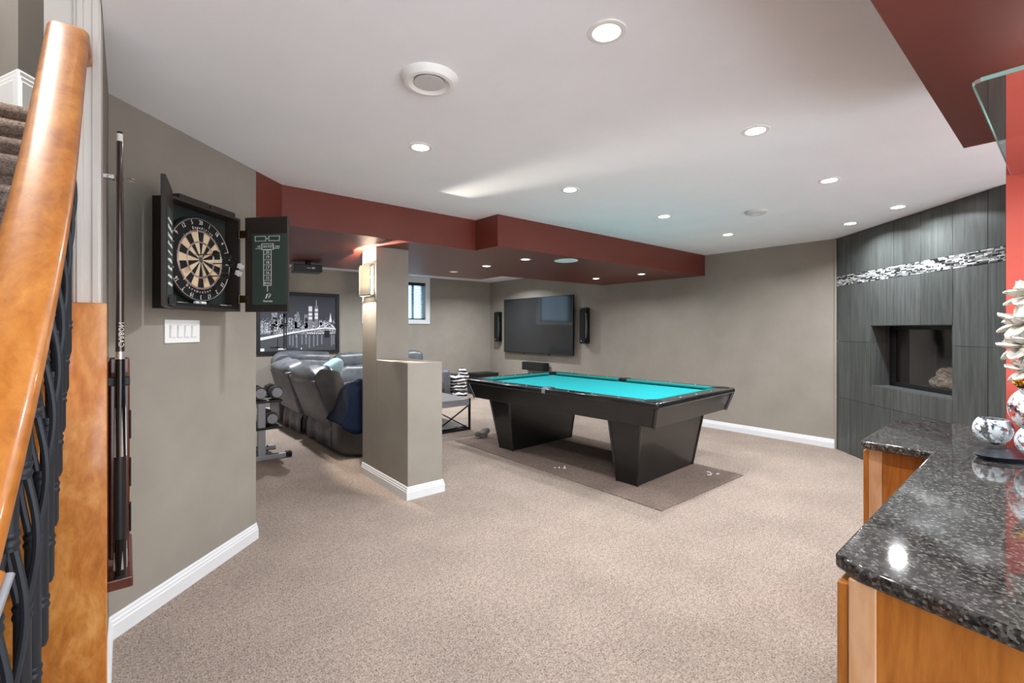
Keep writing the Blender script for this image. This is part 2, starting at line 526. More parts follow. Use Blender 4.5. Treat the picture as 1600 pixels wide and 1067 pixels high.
# walls
struct('wall_left', MB().prism([(-0.06, 2.71), (0.655, 3.425), (0.575, 3.505), (-0.14, 2.79)], 0, CEIL), 'wall')
struct('wall_left_return', MB().prism([(0.575, 3.505), (0.655, 3.425), (0.655, 3.9), (0.575, 3.9)], 0, CEIL), 'wall')
struct('wall_far_left', MB().box(0.42, 0.5, 3.6, 8.4, 0, CEIL), 'wall')
struct('wall_right', MB().box(6.27, 6.37, 1.76, 8.45, 0, CEIL), 'wall')
WX0, WX1, WZ0, WZ1 = 3.42, 4.64, 1.555, 2.29
YW = 8.356
w = MB()
w.box(0.4, WX0, YW, YW + 0.2, 0, CEIL); w.box(WX1, 6.4, YW, YW + 0.2, 0, CEIL)
w.box(WX0, WX1, YW, YW + 0.2, 0, WZ0); w.box(WX0, WX1, YW, YW + 0.2, WZ1, CEIL)
struct('wall_back', w, 'wall')
# column and the half wall against it
struct('column', MB().box(1.74, 2.06, 4.03, 4.35, 0, SOF), 'wall', bevel=0.004)
struct('wall_half', MB().box(1.74, 2.06, 3.42, 4.03, 0, 1.095), 'wall', bevel=0.006)
# baseboards
BP = [(0, 0), (0.016, 0), (0.016, 0.062), (0.0125, 0.068), (0.0125, 0.078), (0.008, 0.086), (0.008, 0.094), (0.004, 0.103), (0, 0.103)]
s2 = math.sqrt(0.5)
struct('baseboard_left', MB().extrude_profile(BP, (-0.06, 2.71), (0.655, 3.425), (s2, -s2), -0.41, 0.2), 'white')
struct('baseboard_stair', MB().extrude_profile(BP, (-0.06, 2.1), (-0.06, 2.72), (1, 0)), 'white')
struct('baseboard_right', MB().extrude_profile(BP, (6.27, 1.76), (6.27, YW), (-1, 0)), 'white')
struct('baseboard_back', MB().extrude_profile(BP, (0.5, YW), (6.27, YW), (0, -1)), 'white')
cb = MB().extrude_profile(BP, (1.74, 3.42), (1.74, 4.35), (-1, 0), 1.0)
struct('baseboard_column_left', cb, 'white')
struct('baseboard_column_front', MB().extrude_profile(BP, (1.74, 3.42), (2.06, 3.42), (0, -1), 1.0, 1.0), 'white')
struct('baseboard_column_right', MB().extrude_profile(BP, (2.06, 3.42), (2.06, 4.35), (1, 0), 1.0), 'white')
# bar wall, its red coloured as brightly lit
struct('wall_bar', MB().box(2.67, 2.77, -1.2, 0.18, 0, CEIL), 'coral')
struct('trim_1', MB().box(6.246, 6.2695, 1.752, 1.772, 0, CEIL), 'wall')

# ------------------------------------------------------------------ tiled fireplace wall (structure) and the fireplace
fw = MB()
OS0, OS1, OZ0, OZ1 = 0.587, 1.579, 0.797, 1.404
# local frame: x along the wall to the right, -y towards the room
fw.box(0.02, OS0, 0.012, 0.21, 0, CEIL); fw.box(OS1, 2.03, 0.012, 0.21, 0, CEIL)
fw.box(OS0, OS1, 0.012, 0.21, 0, OZ0); fw.box(OS0, OS1, 0.012, 0.21, OZ1, CEIL)
wf = struct('wall_fireplace', fw, mat('dark_grout', (38, 39, 39), 0.9))
FP0 = (6.27, 1.76, 0); FPR = math.radians(-135)
wf.location = FP0; wf.rotation_euler = (0, 0, FPR)
xs = [0.0, 0.255, 0.587, 0.915, 1.245, 1.579, 1.89, 2.03]
def tile(x0, x1, z0, z1):
    g = 0.0016
    obj('tile', MB().box(x0 + g, x1 - g, -0.002 + random.uniform(-0.0006, 0.0006), 0.012, z0 + g, z1 - g), 'tile', wf, bevel=0.001, seg=1)
for i in range(7):
    a, b = xs[i], xs[i + 1]
    inside = OS0 - 0.01 <= a and b <= OS1 + 0.01
    rows = [(0, 0.60), (0.60, OZ0), (OZ1, 1.858)] if inside else [(0, 0.60), (0.60, 1.232), (1.232, 1.858)]
    for z0, z1 in rows + [(1.965, CEIL - 0.001)]:
        tile(a, b, z0, z1)
# reveal tiles lining the opening
for nm, a in (('l', (OS0, OS0 + 0.012)), ('r', (OS1 - 0.012, OS1))):
    for z0, z1 in ((OZ0, 1.232), (1.232, OZ1)):
        obj('tile', MB().box(a[0], a[1], 0.004, 0.19, z0 + 0.001, z1 - 0.001), 'tile', wf)
for x0, x1 in zip(xs[2:5], xs[3:6]):
    obj('tile', MB().box(x0 + 0.001, x1 - 0.001, 0.004, 0.19, OZ0 - 0.008, OZ0 + 0.004), 'tile', wf)
    obj('tile', MB().box(x0 + 0.001, x1 - 0.001, 0.004, 0.19, OZ1 - 0.004, OZ1 + 0.008), 'tile', wf)
# mosaic band: thin stacked strips of glass and stone
mb = MB(); nrow = 9; hz = (1.965 - 1.858) / nrow
for r in range(nrow):
    x = 0.0 - random.uniform(0, 0.05)
    while x < 2.03:
        L = random.choice([0.012, 0.018, 0.025, 0.035, 0.05, 0.065])
        x0, x1 = max(0.001, x), min(2.029, x + L)
        if x1 - x0 > 0.004:
            y = -random.uniform(0.001, 0.006)
            mb.box(x0 + 0.0008, x1 - 0.0008, y, 0.012, 1.858 + r * hz + 0.0008, 1.858 + (r + 1) * hz - 0.0008)
        x += L
obj('mosaic_band', mb, 'mosaic', wf, kind='stuff')
struct('trim_2', MB().prism([(4.842, 0.320), (4.862, 0.300), (4.84, 0.278), (4.78, 0.278), (4.80, 0.320)], 0, 2.257), 'black')
struct('wall_beyond_bar', MB().prism([(4.834, 0.324), (4.91, 0.255), (4.55, -1.4), (4.45, -1.4)], 0, CEIL), 'soffit')

fp = thing('fireplace', 'black gas fireplace with glass front set into the charcoal tiled wall', 'fireplace', FP0, FPR)
f = MB()
D0, D1 = 0.19, 0.62
f.box(OS0 - 0.02, OS0, D0, D1, OZ0 - 0.02, OZ1 + 0.02); f.box(OS1, OS1 + 0.02, D0, D1, OZ0 - 0.02, OZ1 + 0.02)
f.box(OS0, OS1, D0, D1, OZ0 - 0.02, OZ0 + 0.01); f.box(OS0, OS1, D0, D1, OZ1, OZ1 + 0.02)
f.box(OS0 - 0.02, OS1 + 0.02, D1, D1 + 0.02, OZ0 - 0.02, OZ1 + 0.02)
obj('firebox', f, mat('firebox_metal', (96, 95, 94), 0.5), fp)
f = MB()
f.box(OS0 + 0.012, OS0 + 0.10, D0 - 0.02, D0, OZ0, OZ1); f.box(OS1 - 0.06, OS1 - 0.012, D0 - 0.02, D0, OZ0, OZ1)
f.box(OS0 + 0.012, OS1 - 0.012, D0 - 0.02, D0, OZ0, OZ0 + 0.045); f.box(OS0 + 0.012, OS1 - 0.012, D0 - 0.02, D0, OZ1 - 0.04, OZ1)
obj('frame', f, 'black', fp, bevel=0.003)
obj('glass', MB().box(OS0 + 0.10, OS1 - 0.06, D0 - 0.008, D0 - 0.004, OZ0 + 0.045, OZ1 - 0.04), 'fire_glass', fp)
obj('ember_bed', MB().pillow(((OS0 + OS1) / 2 + 0.12, 0.38, OZ0 + 0.02), (0.62, 0.3, 0.07), (0.7, 0.8), (30, 10), noise=0.03, fold=30), 'ember', fp, smooth=True)
def fire_log(p0, p1, r, seed):
    from mathutils import noise as NZ
    m = MB(); n = 14; pts = [Vector(p0).lerp(Vector(p1), i / 10) for i in range(11)]
    m.tube(pts, [r * (0.55 if i in (0, 10) else 1 + 0.12 * math.sin(i * 2 + seed)) for i in range(11)], n)
    for v in m.bm.verts: v.co += Vector((NZ.noise(v.co * 30 + Vector((seed, 0, 0))),) * 3) * 0.012
    return m
obj('log', fire_log((0.99, 0.36, 0.93), (1.46, 0.34, 1.02), 0.075, 1), 'log', fp, smooth=True)
obj('log', fire_log((0.98, 0.29, 0.88), (1.48, 0.27, 0.90), 0.058, 2), 'log', fp, smooth=True)
obj('log', fire_log((1.16, 0.26, 0.86), (1.30, 0.42, 1.02), 0.040, 3), 'log', fp, smooth=True)
obj('log', fire_log((1.30, 0.25, 0.86), (1.42, 0.40, 1.04), 0.040, 4), 'log', fp, smooth=True)

# ------------------------------------------------------------------ window in the back wall
wn = bpy.data.objects.new('window_1', None); COL.objects.link(wn); wn['kind'] = 'structure'
wn.location = (0, YW, 0)
f = MB(); cw = 0.095
f.box(WX0 - cw, WX1 + cw, -0.02, 0.0, WZ1, WZ1 + 0.112); f.box(WX0 - cw, WX1 + cw, -0.02, 0.0, WZ0 - cw + 0.01, WZ0)
f.box(WX0 - cw, WX0, -0.02, 0.0, WZ0, WZ1); f.box(WX1, WX1 + cw, -0.02, 0.0, WZ0, WZ1)
obj('window_casing', f, 'white', wn, bevel=0.004)
f = MB(); t = 0.022
f.box(WX0, WX1, 0.12, 0.16, WZ0, WZ0 + t); f.box(WX0, WX1, 0.12, 0.16, WZ1 - t, WZ1)
f.box(WX0, WX0 + t, 0.12, 0.16, WZ0 + t, WZ1 - t); f.box(WX1 - t, WX1, 0.12, 0.16, WZ0 + t, WZ1 - t)
obj('sash', f, 'white', wn)
obj('mullion', MB().box(4.415, 4.445, 0.115, 0.165, WZ0 + t, WZ1 - t), 'teal_dark', wn)
obj('pane', MB().box(WX0 + t, WX1 - t, 0.138, 0.142, WZ0 + t, WZ1 - t), 'pane', wn)
obj('blind_rail', MB().box(WX0 + 0.005, WX1 - 0.005, 0.03, 0.075, WZ1 - 0.055, WZ1 - 0.002), mat('dark_blind_rail', (34, 44, 56), 0.5), wn)
obj('blind_bottom_rail', MB().box(WX0 + 0.005, WX1 - 0.005, 0.04, 0.065, WZ0 + 0.012, WZ0 + 0.028), mat('dark_bottom_rail', (48, 64, 76), 0.5), wn)
for k in range(20):
    z = WZ0 + 0.05 + k * 0.0325
    mt = Matrix.Translation((0, 0.055, z)) @ Matrix.Rotation(math.radians(28), 4, 'X')
    obj('slat', MB().box(WX0 + 0.006, WX1 - 0.006, -0.012, 0.012, -0.0009, 0.0009, mtx=mt), 'blind', wn)
f = MB()
for x in (4.05, 4.5): f.cyl((x, 0.055, WZ0 + 0.02), (x, 0.055, WZ1 - 0.05), 0.0015, n=6)
obj('blind_cord', f, 'blind', wn)
# ------------------------------------------------------------------ stairwell on the left
M['post'] = paint('white_post_paint', (214, 209, 202), 0.5, 3, 0.02, 0.4)
struct('column_stair', MB().box(-0.193, -0.062, 2.0, 2.13, 0, 4.0), 'post')
f = MB()
f.box(-0.128, -0.062, 1.988, 2.0, 1.45, 4.0); f.box(-0.120, -0.104, 1.980, 1.988, 1.45, 4.0); f.box(-0.084, -0.066, 1.982, 1.988, 1.45, 4.0)
struct('trim_stair', f, 'post', bevel=0.003)
struct('wall_stair_side', MB().box(-0.16, -0.062, 2.13, 2.76, 0, CEIL), 'wall')
struct('wall_stair_upper', MB().prism([(-0.42, 3.40), (0.14, 4.20), (0.14, 4.4), (-1.6, 4.6), (-1.6, 4.5), (-1.0, 4.58)], 0, 4.6), 'shaded_wall')
struct('wall_stair_outer', MB().box(-1.6, -1.5, -1.0, 4.6, 0, 4.6), 'shaded_wall')
struct('ceiling_stairwell', MB().box(-1.6, 0.06, -1.1, 4.7, 4.6, 4.7), 'ceiling')
struct('wall_stair_right', MB().prism([(-0.06, -1.1), (0.04, -1.1), (0.04, 4.7), (-0.06, 4.7)], CEIL + 0.12, 4.6), 'shaded_wall')  # unseen wall, added to keep outside light off the landing
struct('wall_stair_rear', MB().box(-1.6, 0.04, -1.1, -1.0, CEIL, 4.6), 'shaded_wall')  # also unseen, added to darken the stairwell
SK = [(0, 0), (0.02, 0), (0.02, 0.125), (0.015, 0.135), (0.015, 0.150), (0.009, 0.160), (0.009, 0.178), (0.003, 0.19), (0, 0.19)]
SK = [(o, z + 2.49) for o, z in SK]
def unit(a, b):
    d = Vector((b[0] - a[0], b[1] - a[1])).normalized(); return d
d1 = unit((-0.42, 3.40), (0.14, 4.20)); n1 = (d1.y, -d1.x)
d2 = unit((-0.42, 3.40), (-1.0, 4.58)); n2 = (-d2.y, d2.x)
n2 = (n2[0], n2[1]) if n2[0] < 0 else (-n2[0], -n2[1])
e0 = (-0.42 - 0.0, 3.40)
struct('baseboard_landing_right', MB().extrude_profile(SK, e0, (0.10, 4.14), n1), 'white')
struct('baseboard_landing_left', MB().extrude_profile(SK, e0, (-1.0, 4.58), n2), 'white')
# carpeted treads climbing behind the railing
st = bpy.data.objects.new('stairs', None); COL.objects.link(st); st['kind'] = 'structure'
tre = [(1.66, 1.72), (2.11, 1.91), (2.60, 2.10), (2.99, 2.29), (3.36, 2.48)]
tre = [(1.66 - 0.33 * k, 1.72 - 0.19 * k) for k in range(8, 0, -1)] + tre
for i, (y, z) in enumerate(tre):
    y2 = tre[i + 1][0] if i < len(tre) - 1 else 4.7
    m = MB()
    m.box(-1.5, -0.20, y, y2 + 0.06, z - 0.19, z - 0.03)
    m.tube([(-1.5, y + 0.0, z - 0.034), (-0.20, y + 0.0, z - 0.034)], 0.034, 14)
    m.box(-1.5, -0.20, y, y2 + 0.06, z - 0.06, z)
    obj('tread', m, 'stair_carpet', st, smooth=True)
obj('stair_base', MB().box(-1.5, -0.20, 1.99, 4.7, 0.0, 1.52), 'shaded_wall', st)

light('stair_fill', 'AREA', (-0.8, 2.6, 4.55), 55, 0.25, color=(1, 0.97, 0.93))  # added fill light without a fixture, brightens the carpeted steps
# maple clad panel under the post
pn = thing('wood_panel', 'honey figured maple panel behind the black balusters', 'panel', (0, 0, 0))
obj('panel', MB().box(-1.2, -0.047, 1.966, 1.986, 0.0, 1.452), 'maple', pn, bevel=0.003)

# ------------------------------------------------------------------ pool table
PT = 0.79
pt = thing('pool_table', 'black pool table with teal cloth and two tapering pedestal legs', 'pool table', (3.859, 3.35, 0.008), math.radians(3.0))
HX, HY = 0.7325, 1.23
RW = 0.105
top = PT - 0.008
def rail_poly(side):
    a, b = HX, HY
    i = RW
    return {
        'near': [(-a, -b), (a, -b), (a - i, -b + i), (-a + i, -b + i)],
        'far': [(a, b), (-a, b), (-a + i, b - i), (a - i, b - i)],
        'left': [(-a, b), (-a, -b), (-a + i, -b + i), (-a + i, b - i)],
        'right': [(a, -b), (a, b), (a - i, b - i), (a - i, -b + i)]}[side]
for sd in ('near', 'far', 'left', 'right'):
    obj('rail', MB().prism(rail_poly(sd), top - 0.05, top), 'pool_rail', pt, bevel=0.012, seg=3, smooth=True)
# aprons lean inwards to the bottom
ab, bb = HX - 0.07, HY - 0.07
at_, bt_ = HX - 0.018, HY - 0.018
zb, zt = 0.565, top - 0.045
th = 0.03
def apron(A, B, nx, ny):
    bot = [(A[0], A[1], zb), (B[0], B[1], zb)]
    return bot
for sx in (-1, 1):
    bot = [(sx * ab, -bb, zb), (sx * ab, bb, zb), (sx * (ab - th), bb, zb), (sx * (ab - th), -bb, zb)]
    tp = [(sx * at_, -bt_, zt), (sx * at_, bt_, zt), (sx * (at_ - th), bt_, zt), (sx * (at_ - th), -bt_, zt)]
    if sx < 0: bot.reverse(); tp.reverse()
    m = MB().hexa(bot, tp); bmesh.ops.recalc_face_normals(m.bm, faces=m.bm.faces[:])
    obj('apron', m, 'pool_black', pt, bevel=0.003)
for sy in (-1, 1):
    bot = [(-ab, sy * bb, zb), (ab, sy * bb, zb), (ab, sy * (bb - th), zb), (-ab, sy * (bb - th), zb)]
    tp = [(-at_, sy * bt_, zt), (at_, sy * bt_, zt), (at_, sy * (bt_ - th), zt), (-at_, sy * (bt_ - th), zt)]
    m = MB().hexa(bot, tp); bmesh.ops.recalc_face_normals(m.bm, faces=m.bm.faces[:])
    obj('apron', m, 'pool_black', pt, bevel=0.003)
for sx in (-1, 1):
    for sy in (-1, 1):
        m = MB().cyl((sx * (ab + 0.001), sy * (bb + 0.001), zb - 0.002), (sx * (at_ + 0.001), sy * (bt_ + 0.001), zt), 0.014, n=14)
        obj('corner_cap', m, 'pool_rail', pt, smooth=True)
obj('bed_cloth', MB().box(-HX + RW - 0.01, HX - RW + 0.01, -HY + RW - 0.01, HY - RW + 0.01, top - 0.075, top - 0.034), 'cloth', pt)
obj('underside', MB().box(-ab + 0.02, ab - 0.02, -bb + 0.02, bb - 0.02, zb + 0.005, top - 0.076), 'pool_black', pt)
# cushions: triangular nosed strips between the pockets
cw_ = 0.05
ix, iy = HX - RW, HY - RW
def cushion(p0, p1, inn, m0=0.035, m1=0.035):
    p0 = Vector(p0); p1 = Vector(p1); n = Vector(inn); d = (p1 - p0).normalized()
    a0, a1 = p0, p1
    b0, b1 = p0 + n * cw_ + d * m0, p1 + n * cw_ - d * m1
    z1, z2, z3 = top + 0.001, top - 0.006, top - 0.022
    m = MB()
    q = [[(a0.x, a0.y, top - 0.034), (a0.x, a0.y, z1), (b0.x, b0.y, z2), (b0.x, b0.y, z3)], [(a1.x, a1.y, top - 0.034), (a1.x, a1.y, z1), (b1.x, b1.y, z2), (b1.x, b1.y, z3)]]
    A = [m.bm.verts.new(p) for p in q[0]]; B = [m.bm.verts.new(p) for p in q[1]]
    for i in range(4): m.bm.faces.new((A[i], A[(i + 1) % 4], B[(i + 1) % 4], B[i]))
    m.bm.faces.new(A[::-1]); m.bm.faces.new(B)
    bmesh.ops.recalc_face_normals(m.bm, faces=m.bm.faces[:])
    obj('cushion', m, 'cushion', pt)
pg = 0.075
for sx in (-1, 1):
    cushion((sx * ix, -iy + pg, 0), (sx * ix, -0.055, 0), (-sx, 0, 0), 0.04, 0.015)
    cushion((sx * ix, 0.055, 0), (sx * ix, iy - pg, 0), (-sx, 0, 0), 0.015, 0.04)
for sy in (-1, 1):
    cushion((-ix + pg, sy * iy, 0), (ix - pg, sy * iy, 0), (0, -sy, 0), 0.04, 0.04)
# pockets
for sx in (-1, 1):
    for py in (-1, 0, 1):
        cx = sx * (ix + (0.012 if py else 0.03)); cy = py * (iy + 0.012)
        m = MB().lathe([(0.0, -0.11), (0.05, -0.11), (0.058, -0.03), (0.060, 0.002), (0.068, 0.002), (0.068, -0.034), (0.0, -0.034)], 20, (cx, cy, top))
        m2 = MB(); m2.lathe([(0.0, 0.0005), (0.056, 0.0005), (0.06, 0.003), (0.068, 0.003), (0.07, -0.03)], 20, (cx, cy, top)); m.bm.free()
        pk = obj('pocket', m2, mat('pocket_black', (8, 8, 8), 0.9) if 'pocket_black' not in bpy.data.materials else bpy.data.materials['pocket_black'], pt, smooth=True)
m = MB().box(-HX + 0.012, -HX + 0.08, -0.035, 0.035, top + 0.0005, top + 0.004)
m.box(-HX - 0.003, -HX + 0.012, -0.022, 0.022, top - 0.045, top + 0.004)
obj('pocket_plate', m, 'steel', pt, bevel=0.001)
m = MB()
for sx in (-1, 1):
    for k in (-3, -2, -1, 1, 2, 3): m.cyl((sx * (HX - 0.045), k * 0.28, top), (sx * (HX - 0.045), k * 0.28, top + 0.0012), 0.006, n=10)
for sy in (-1, 1):
    for k in (-1, 0, 1): m.cyl((k * 0.29, sy * (HY - 0.045), top), (k * 0.29, sy * (HY - 0.045), top + 0.0012), 0.006, n=10)
obj('rail_sights', m, 'white_plastic', pt, kind='stuff')
m = MB()
for k in (-0.75, -0.25, 0.25, 0.75):
    x = -(ab + at_) / 2 - 0.002
    m.sphere((x, k, (zb + zt) / 2 + 0.03), 0.007, (8, 6))
obj('apron_bolts', m, 'chrome', pt, smooth=True, kind='stuff')
# pedestal legs
for y0b, y1b, y0t, y1t in ((-0.90, -0.69, -0.985, -0.66), (0.69, 0.90, 0.66, 0.985)):
    m = MB().hexa([(-0.50, y0b, 0), (0.50, y0b, 0), (0.50, y1b, 0), (-0.50, y1b, 0)], [(-0.585, y0t, zb + 0.01), (0.585, y0t, zb + 0.01), (0.585, y1t, zb + 0.01), (-0.585, y1t, zb + 0.01)])
    lg = obj('leg', m, 'pool_black', pt, bevel=0.004)
    for sx in (-1, 1):
        for yb_, yt_ in ((y0b, y0t), (y1b, y1t)):
            obj('leg_edging', MB().cyl((sx * 0.499, yb_, 0), (sx * 0.584, yt_, zb), 0.011, n=10), 'pool_rail', lg, smooth=True)

# carpet mat under the table
mt_ = MB().box(3.10, 4.45, 1.99, 4.85, 0.0, 0.008)
tag(obj('carpet_mat', mt_, 'mat_carpet', bevel=0.003), 'brown rectangular carpet mat lying under the pool table', 'mat')
def scrap(x, y, seed, label):
    random.seed(seed); m = MB()
    for k in range(4):
        a = random.uniform(0, PI); L = random.uniform(0.008, 0.02); px_, py_ = x + random.uniform(-0.05, 0.05), y + random.uniform(-0.05, 0.05)
        mtx = Matrix.Translation((px_, py_, 0.0115)) @ Matrix.Rotation(a, 4, 'Z')
        m.box(-L, L, -0.005, 0.005, -0.003, 0.003, mtx=mtx)
    tag(obj('chalk_scraps', m, 'chalk', kind='stuff'), label, 'chalk scraps')
scrap(3.29, 3.23, 3, 'white chalk crumbs on the brown mat between the pedestal legs')
scrap(4.24, 2.19, 5, 'faint white chalk crumbs on the right corner of the brown mat')
m = MB().pillow((0, 0, 0.05), (0.17, 0.12, 0.10), (0.9, 0.9), (26, 16), noise=0.05, seed=2, fold=16)
o = obj('crumpled_cloth', m, 'ash_grey', smooth=True); o.location = (3.45, 4.76, 0.0095)
tag(o, 'small crumpled grey cloth on the carpet beside the far pool table leg', 'cloth')

# ------------------------------------------------------------------ dartboard cabinet on the left wall
DW = (-0.06, 2.71, 0.0)      # wall origin; local x runs along the wall, -y out into the room
dc = thing('dartboard_cabinet', 'open dark wood dartboard cabinet hanging on the left wall', 'cabinet', (DW[0], DW[1], 0), R45)
cx0, cx1, cz0, cz1, cd = 0.222, 0.722, 1.472, 2.02, 0.10
m = MB()
m.box(cx0, cx1, -0.012, -0.001, cz0, cz1)
obj('back_panel', m, mat('dark_green_felt', (34, 42, 38), 0.9), dc)
m = MB()
m.box(cx0, cx0 + 0.014, -cd, -0.012, cz0, cz1); m.box(cx1 - 0.014, cx1, -cd, -0.012, cz0, cz1)
m.box(cx0 + 0.014, cx1 - 0.014, -cd, -0.012, cz0, cz0 + 0.014); m.box(cx0 + 0.014, cx1 - 0.014, -cd, -0.012, cz1 - 0.014, cz1)
obj('case', m, 'dark_wood', dc, bevel=0.002)
for a, b in ((cx0 + 0.06, cx0 + 0.265), (cx0 + 0.275, cx1 - 0.035)):
    obj('top_trim', MB().box(a, b, -cd + 0.006, -0.03, cz1, cz1 + 0.026), 'dark_wood', dc, bevel=0.004)
obj('dart_shelf', MB().box(cx0 + 0.014, cx1 - 0.014, -cd + 0.004, -0.03, cz0 + 0.014, cz0 + 0.03), 'black', dc)
# doors, hinged on the sides; each built flat with its hinge at x = 0 and then swung
def door(hx, ang, sgn, name_side):
    W = 0.245 if sgn > 0 else 0.235
    e = bpy.data.objects.new('door', None); COL.objects.link(e); e.parent = dc
    e.location = (hx, -cd, 0); e.rotation_euler = (0, 0, ang)
    return e, W
# right door swung open past the cabinet, chalkboard face towards the room
rd_m = MB().box(0.036, 0.308, -0.009, 0.009, cz0 - 0.002, cz1 + 0.004)
rd = obj('door', rd_m, 'dark_wood', dc, bevel=0.002)
rd.location = (cx1, -cd + 0.0, 0); rd.rotation_euler = (0, 0, math.radians(-93))
u0, u1, v0, v1 = 0.055, 0.240, 1.512, 1.925; SH = 0.040
cbr = obj('chalkboard', MB().box(u0 + SH - 0.01, u1 + SH + 0.022, -0.0115, -0.009, v0, v1), 'chalk_green', rd)
def bar(m, x0, x1, z0, z1): m.box(x0 + SH, x1 + SH, -0.0128, -0.0115, z0, z1)
m = MB(); t = 0.0022
def frame_rect(x0, x1, z0, z1, t=0.0024):
    bar(m, x0, x1, z0, z0 + t); bar(m, x0, x1, z1 - t, z1); bar(m, x0, x0 + t, z0, z1); bar(m, x1 - t, x1, z0, z1)
frame_rect(0.063, 0.133, 1.882, 1.912); frame_rect(0.150, 0.220, 1.882, 1.912)
bar(m, 0.137, 0.146, 1.895, 1.899)
frame_rect(0.104, 0.182, 1.832, 1.868, 0.003)
bar(m, 0.067, 0.104, 1.838, 1.841); bar(m, 0.182, 0.218, 1.838, 1.841)
frame_rect(0.117, 0.168, 1.622, 1.833, 0.003)
for k in range(1, 7): bar(m, 0.117, 0.168, 1.622 + k * 0.0302, 1.624 + k * 0.0302)
bar(m, 0.141, 0.1445, 1.588, 1.622)
mk = [(0.128, 1.548), (0.139, 1.575), (0.147, 1.575), (0.135, 1.548)]
m.hexa([(x + SH, -0.0115, z) for x, z in mk], [(x + SH, -0.0128, z) for x, z in mk])
bar(m, 0.150, 0.162, 1.573, 1.576); bar(m, 0.150, 0.162, 1.562, 1.565); bar(m, 0.160, 0.163, 1.562, 1.576); bar(m, 0.150, 0.153, 1.549, 1.560); bar(m, 0.150, 0.160, 1.558, 1.561)
bmesh.ops.recalc_face_normals(m.bm, faces=m.bm.faces[:])
obj('score_lines', m, 'chalk', rd)
FR = (PI / 2, 0, 0)
text('lettering', 'CRICKET', 0.0195, (SH + 0.143, -0.0122, 1.850), FR, 'chalk', rd)
for k, s in enumerate(['20', '19', '18', '17', '16', '15', 'BULL']):
    text('lettering', s, 0.026 if k < 6 else 0.019, (SH + 0.1425, -0.0122, 1.818 - k * 0.0302), FR, 'chalk', rd)
text('lettering', 'US', 0.017, (SH + 0.088, -0.0122, 1.851), FR, 'chalk', rd)
text('lettering', 'THEM', 0.012, (SH + 0.205, -0.0122, 1.849), FR, 'chalk', rd)
text('lettering', 'Eastman', 0.018, (SH + 0.146, -0.0122, 1.533), FR, 'chalk', rd)
for z in (1.545, 1.925):
    m = MB().box(-0.012, 0.060, -0.016, -0.009, z - 0.022, z + 0.022); m.cyl((0.0, -0.012, z - 0.026), (0.0, -0.012, z + 0.026), 0.006, n=8)
    obj('hinge', m, 'brass', rd, bevel=0.001)
# left door swung out square to the wall, seen nearly edge on
ld = obj('door', MB().box(-0.285, -0.004, -0.009, 0.009, cz0 - 0.002, cz1 + 0.020), 'dark_wood', dc, bevel=0.002)
ld.location = (cx0 - 0.006, -cd - 0.002, 0); ld.rotation_euler = (0, 0, math.radians(36.5))
lb = obj('chalkboard', MB().box(-0.235, -0.05, -0.0115, -0.009, v0, v1), 'chalk_green', ld)
m = MB(); random.seed(4)
for k in range(9):
    z = 1.57 + k * 0.036
    x = -0.225
    while x < -0.07:
        L = random.uniform(0.008, 0.022); m.box(x, x + L, -0.0125, -0.0115, z, z + random.uniform(0.006, 0.016)); x += L + random.uniform(0.004, 0.01)
obj('chalk_writing', m, 'chalk', ld, kind='stuff')
obj('dart_holder', MB().box(-0.20, -0.08, -0.03, -0.0115, 1.482, 1.525), 'black', ld, bevel=0.002)

# dartboard hanging in the cabinet
bc = (0.476, -0.014, 1.742)
db = thing('dartboard', 'round dartboard with cream and black wedges inside the open cabinet', 'dartboard', (DW[0] + s2 * bc[0] + s2 * 0.014, DW[1] + s2 * bc[0] - s2 * 0.014, bc[2]), R45)
RB = 0.229
m = MB().cyl((0, 0.0, 0), (0, -0.032, 0), RB, n=64)
obj('board_body', m, 'board_black', db, smooth=True, bevel=0.003)
def wedge(r0, r1, a0, a1, y0, y1, n=3):
    m = MB()
    A = [(r1 * math.sin(a0 + (a1 - a0) * i / n), r1 * math.cos(a0 + (a1 - a0) * i / n)) for i in range(n + 1)]
    B = [(r0 * math.sin(a0 + (a1 - a0) * i / n), r0 * math.cos(a0 + (a1 - a0) * i / n)) for i in range(n, -1, -1)]
    P = A + B
    m.hexa([(x, y0, z) for x, z in P], [(x, y1, z) for x, z in P])
    bmesh.ops.recalc_face_normals(m.bm, faces=m.bm.faces[:])
    return m
RO = 0.158
for k in range(20):
    a0 = math.radians(18 * k - 9); a1 = a0 + math.radians(18)
    mm = 'board_dark' if k % 2 == 0 else 'board_cream'
    obj('segment', wedge(0.0165, 0.092, a0, a1, -0.032, -0.0335), mm, db)
    obj('segment', wedge(0.099, 0.150, a0, a1, -0.032, -0.0335), mm, db)
m = MB()
for k in range(20):
    a0 = math.radians(18 * k - 9); a1 = a0 + math.radians(18)
    for r0, r1 in ((0.092, 0.099), (0.150, RO)):
        w_ = wedge(r0, r1, a0, a1, -0.032, -0.0334)
        tmp = bpy.data.meshes.new('tmp'); w_.bm.to_mesh(tmp); w_.bm.free(); m.bm.from_mesh(tmp); bpy.data.meshes.remove(tmp)
obj('score_rings', m, 'board_pink', db)
obj('bullseye', MB().cyl((0, -0.032, 0), (0, -0.0345, 0), 0.0165, n=24), 'board_olive', db)
def ring(m, r, y, t=0.0011, n=64):
    m.tube([(r * math.sin(2 * PI * i / n), y, r * math.cos(2 * PI * i / n)) for i in range(n + 1)], t, 5, close=False)
m = MB()
for r in (0.0165, 0.092, 0.099, 0.150, RO): ring(m, r, -0.0345)
for k in range(20):
    a = math.radians(18 * k - 9)
    m.cyl((0.0165 * math.sin(a), -0.0345, 0.0165 * math.cos(a)), (0.166 * math.sin(a), -0.0345, 0.166 * math.cos(a)), 0.0009, n=5)
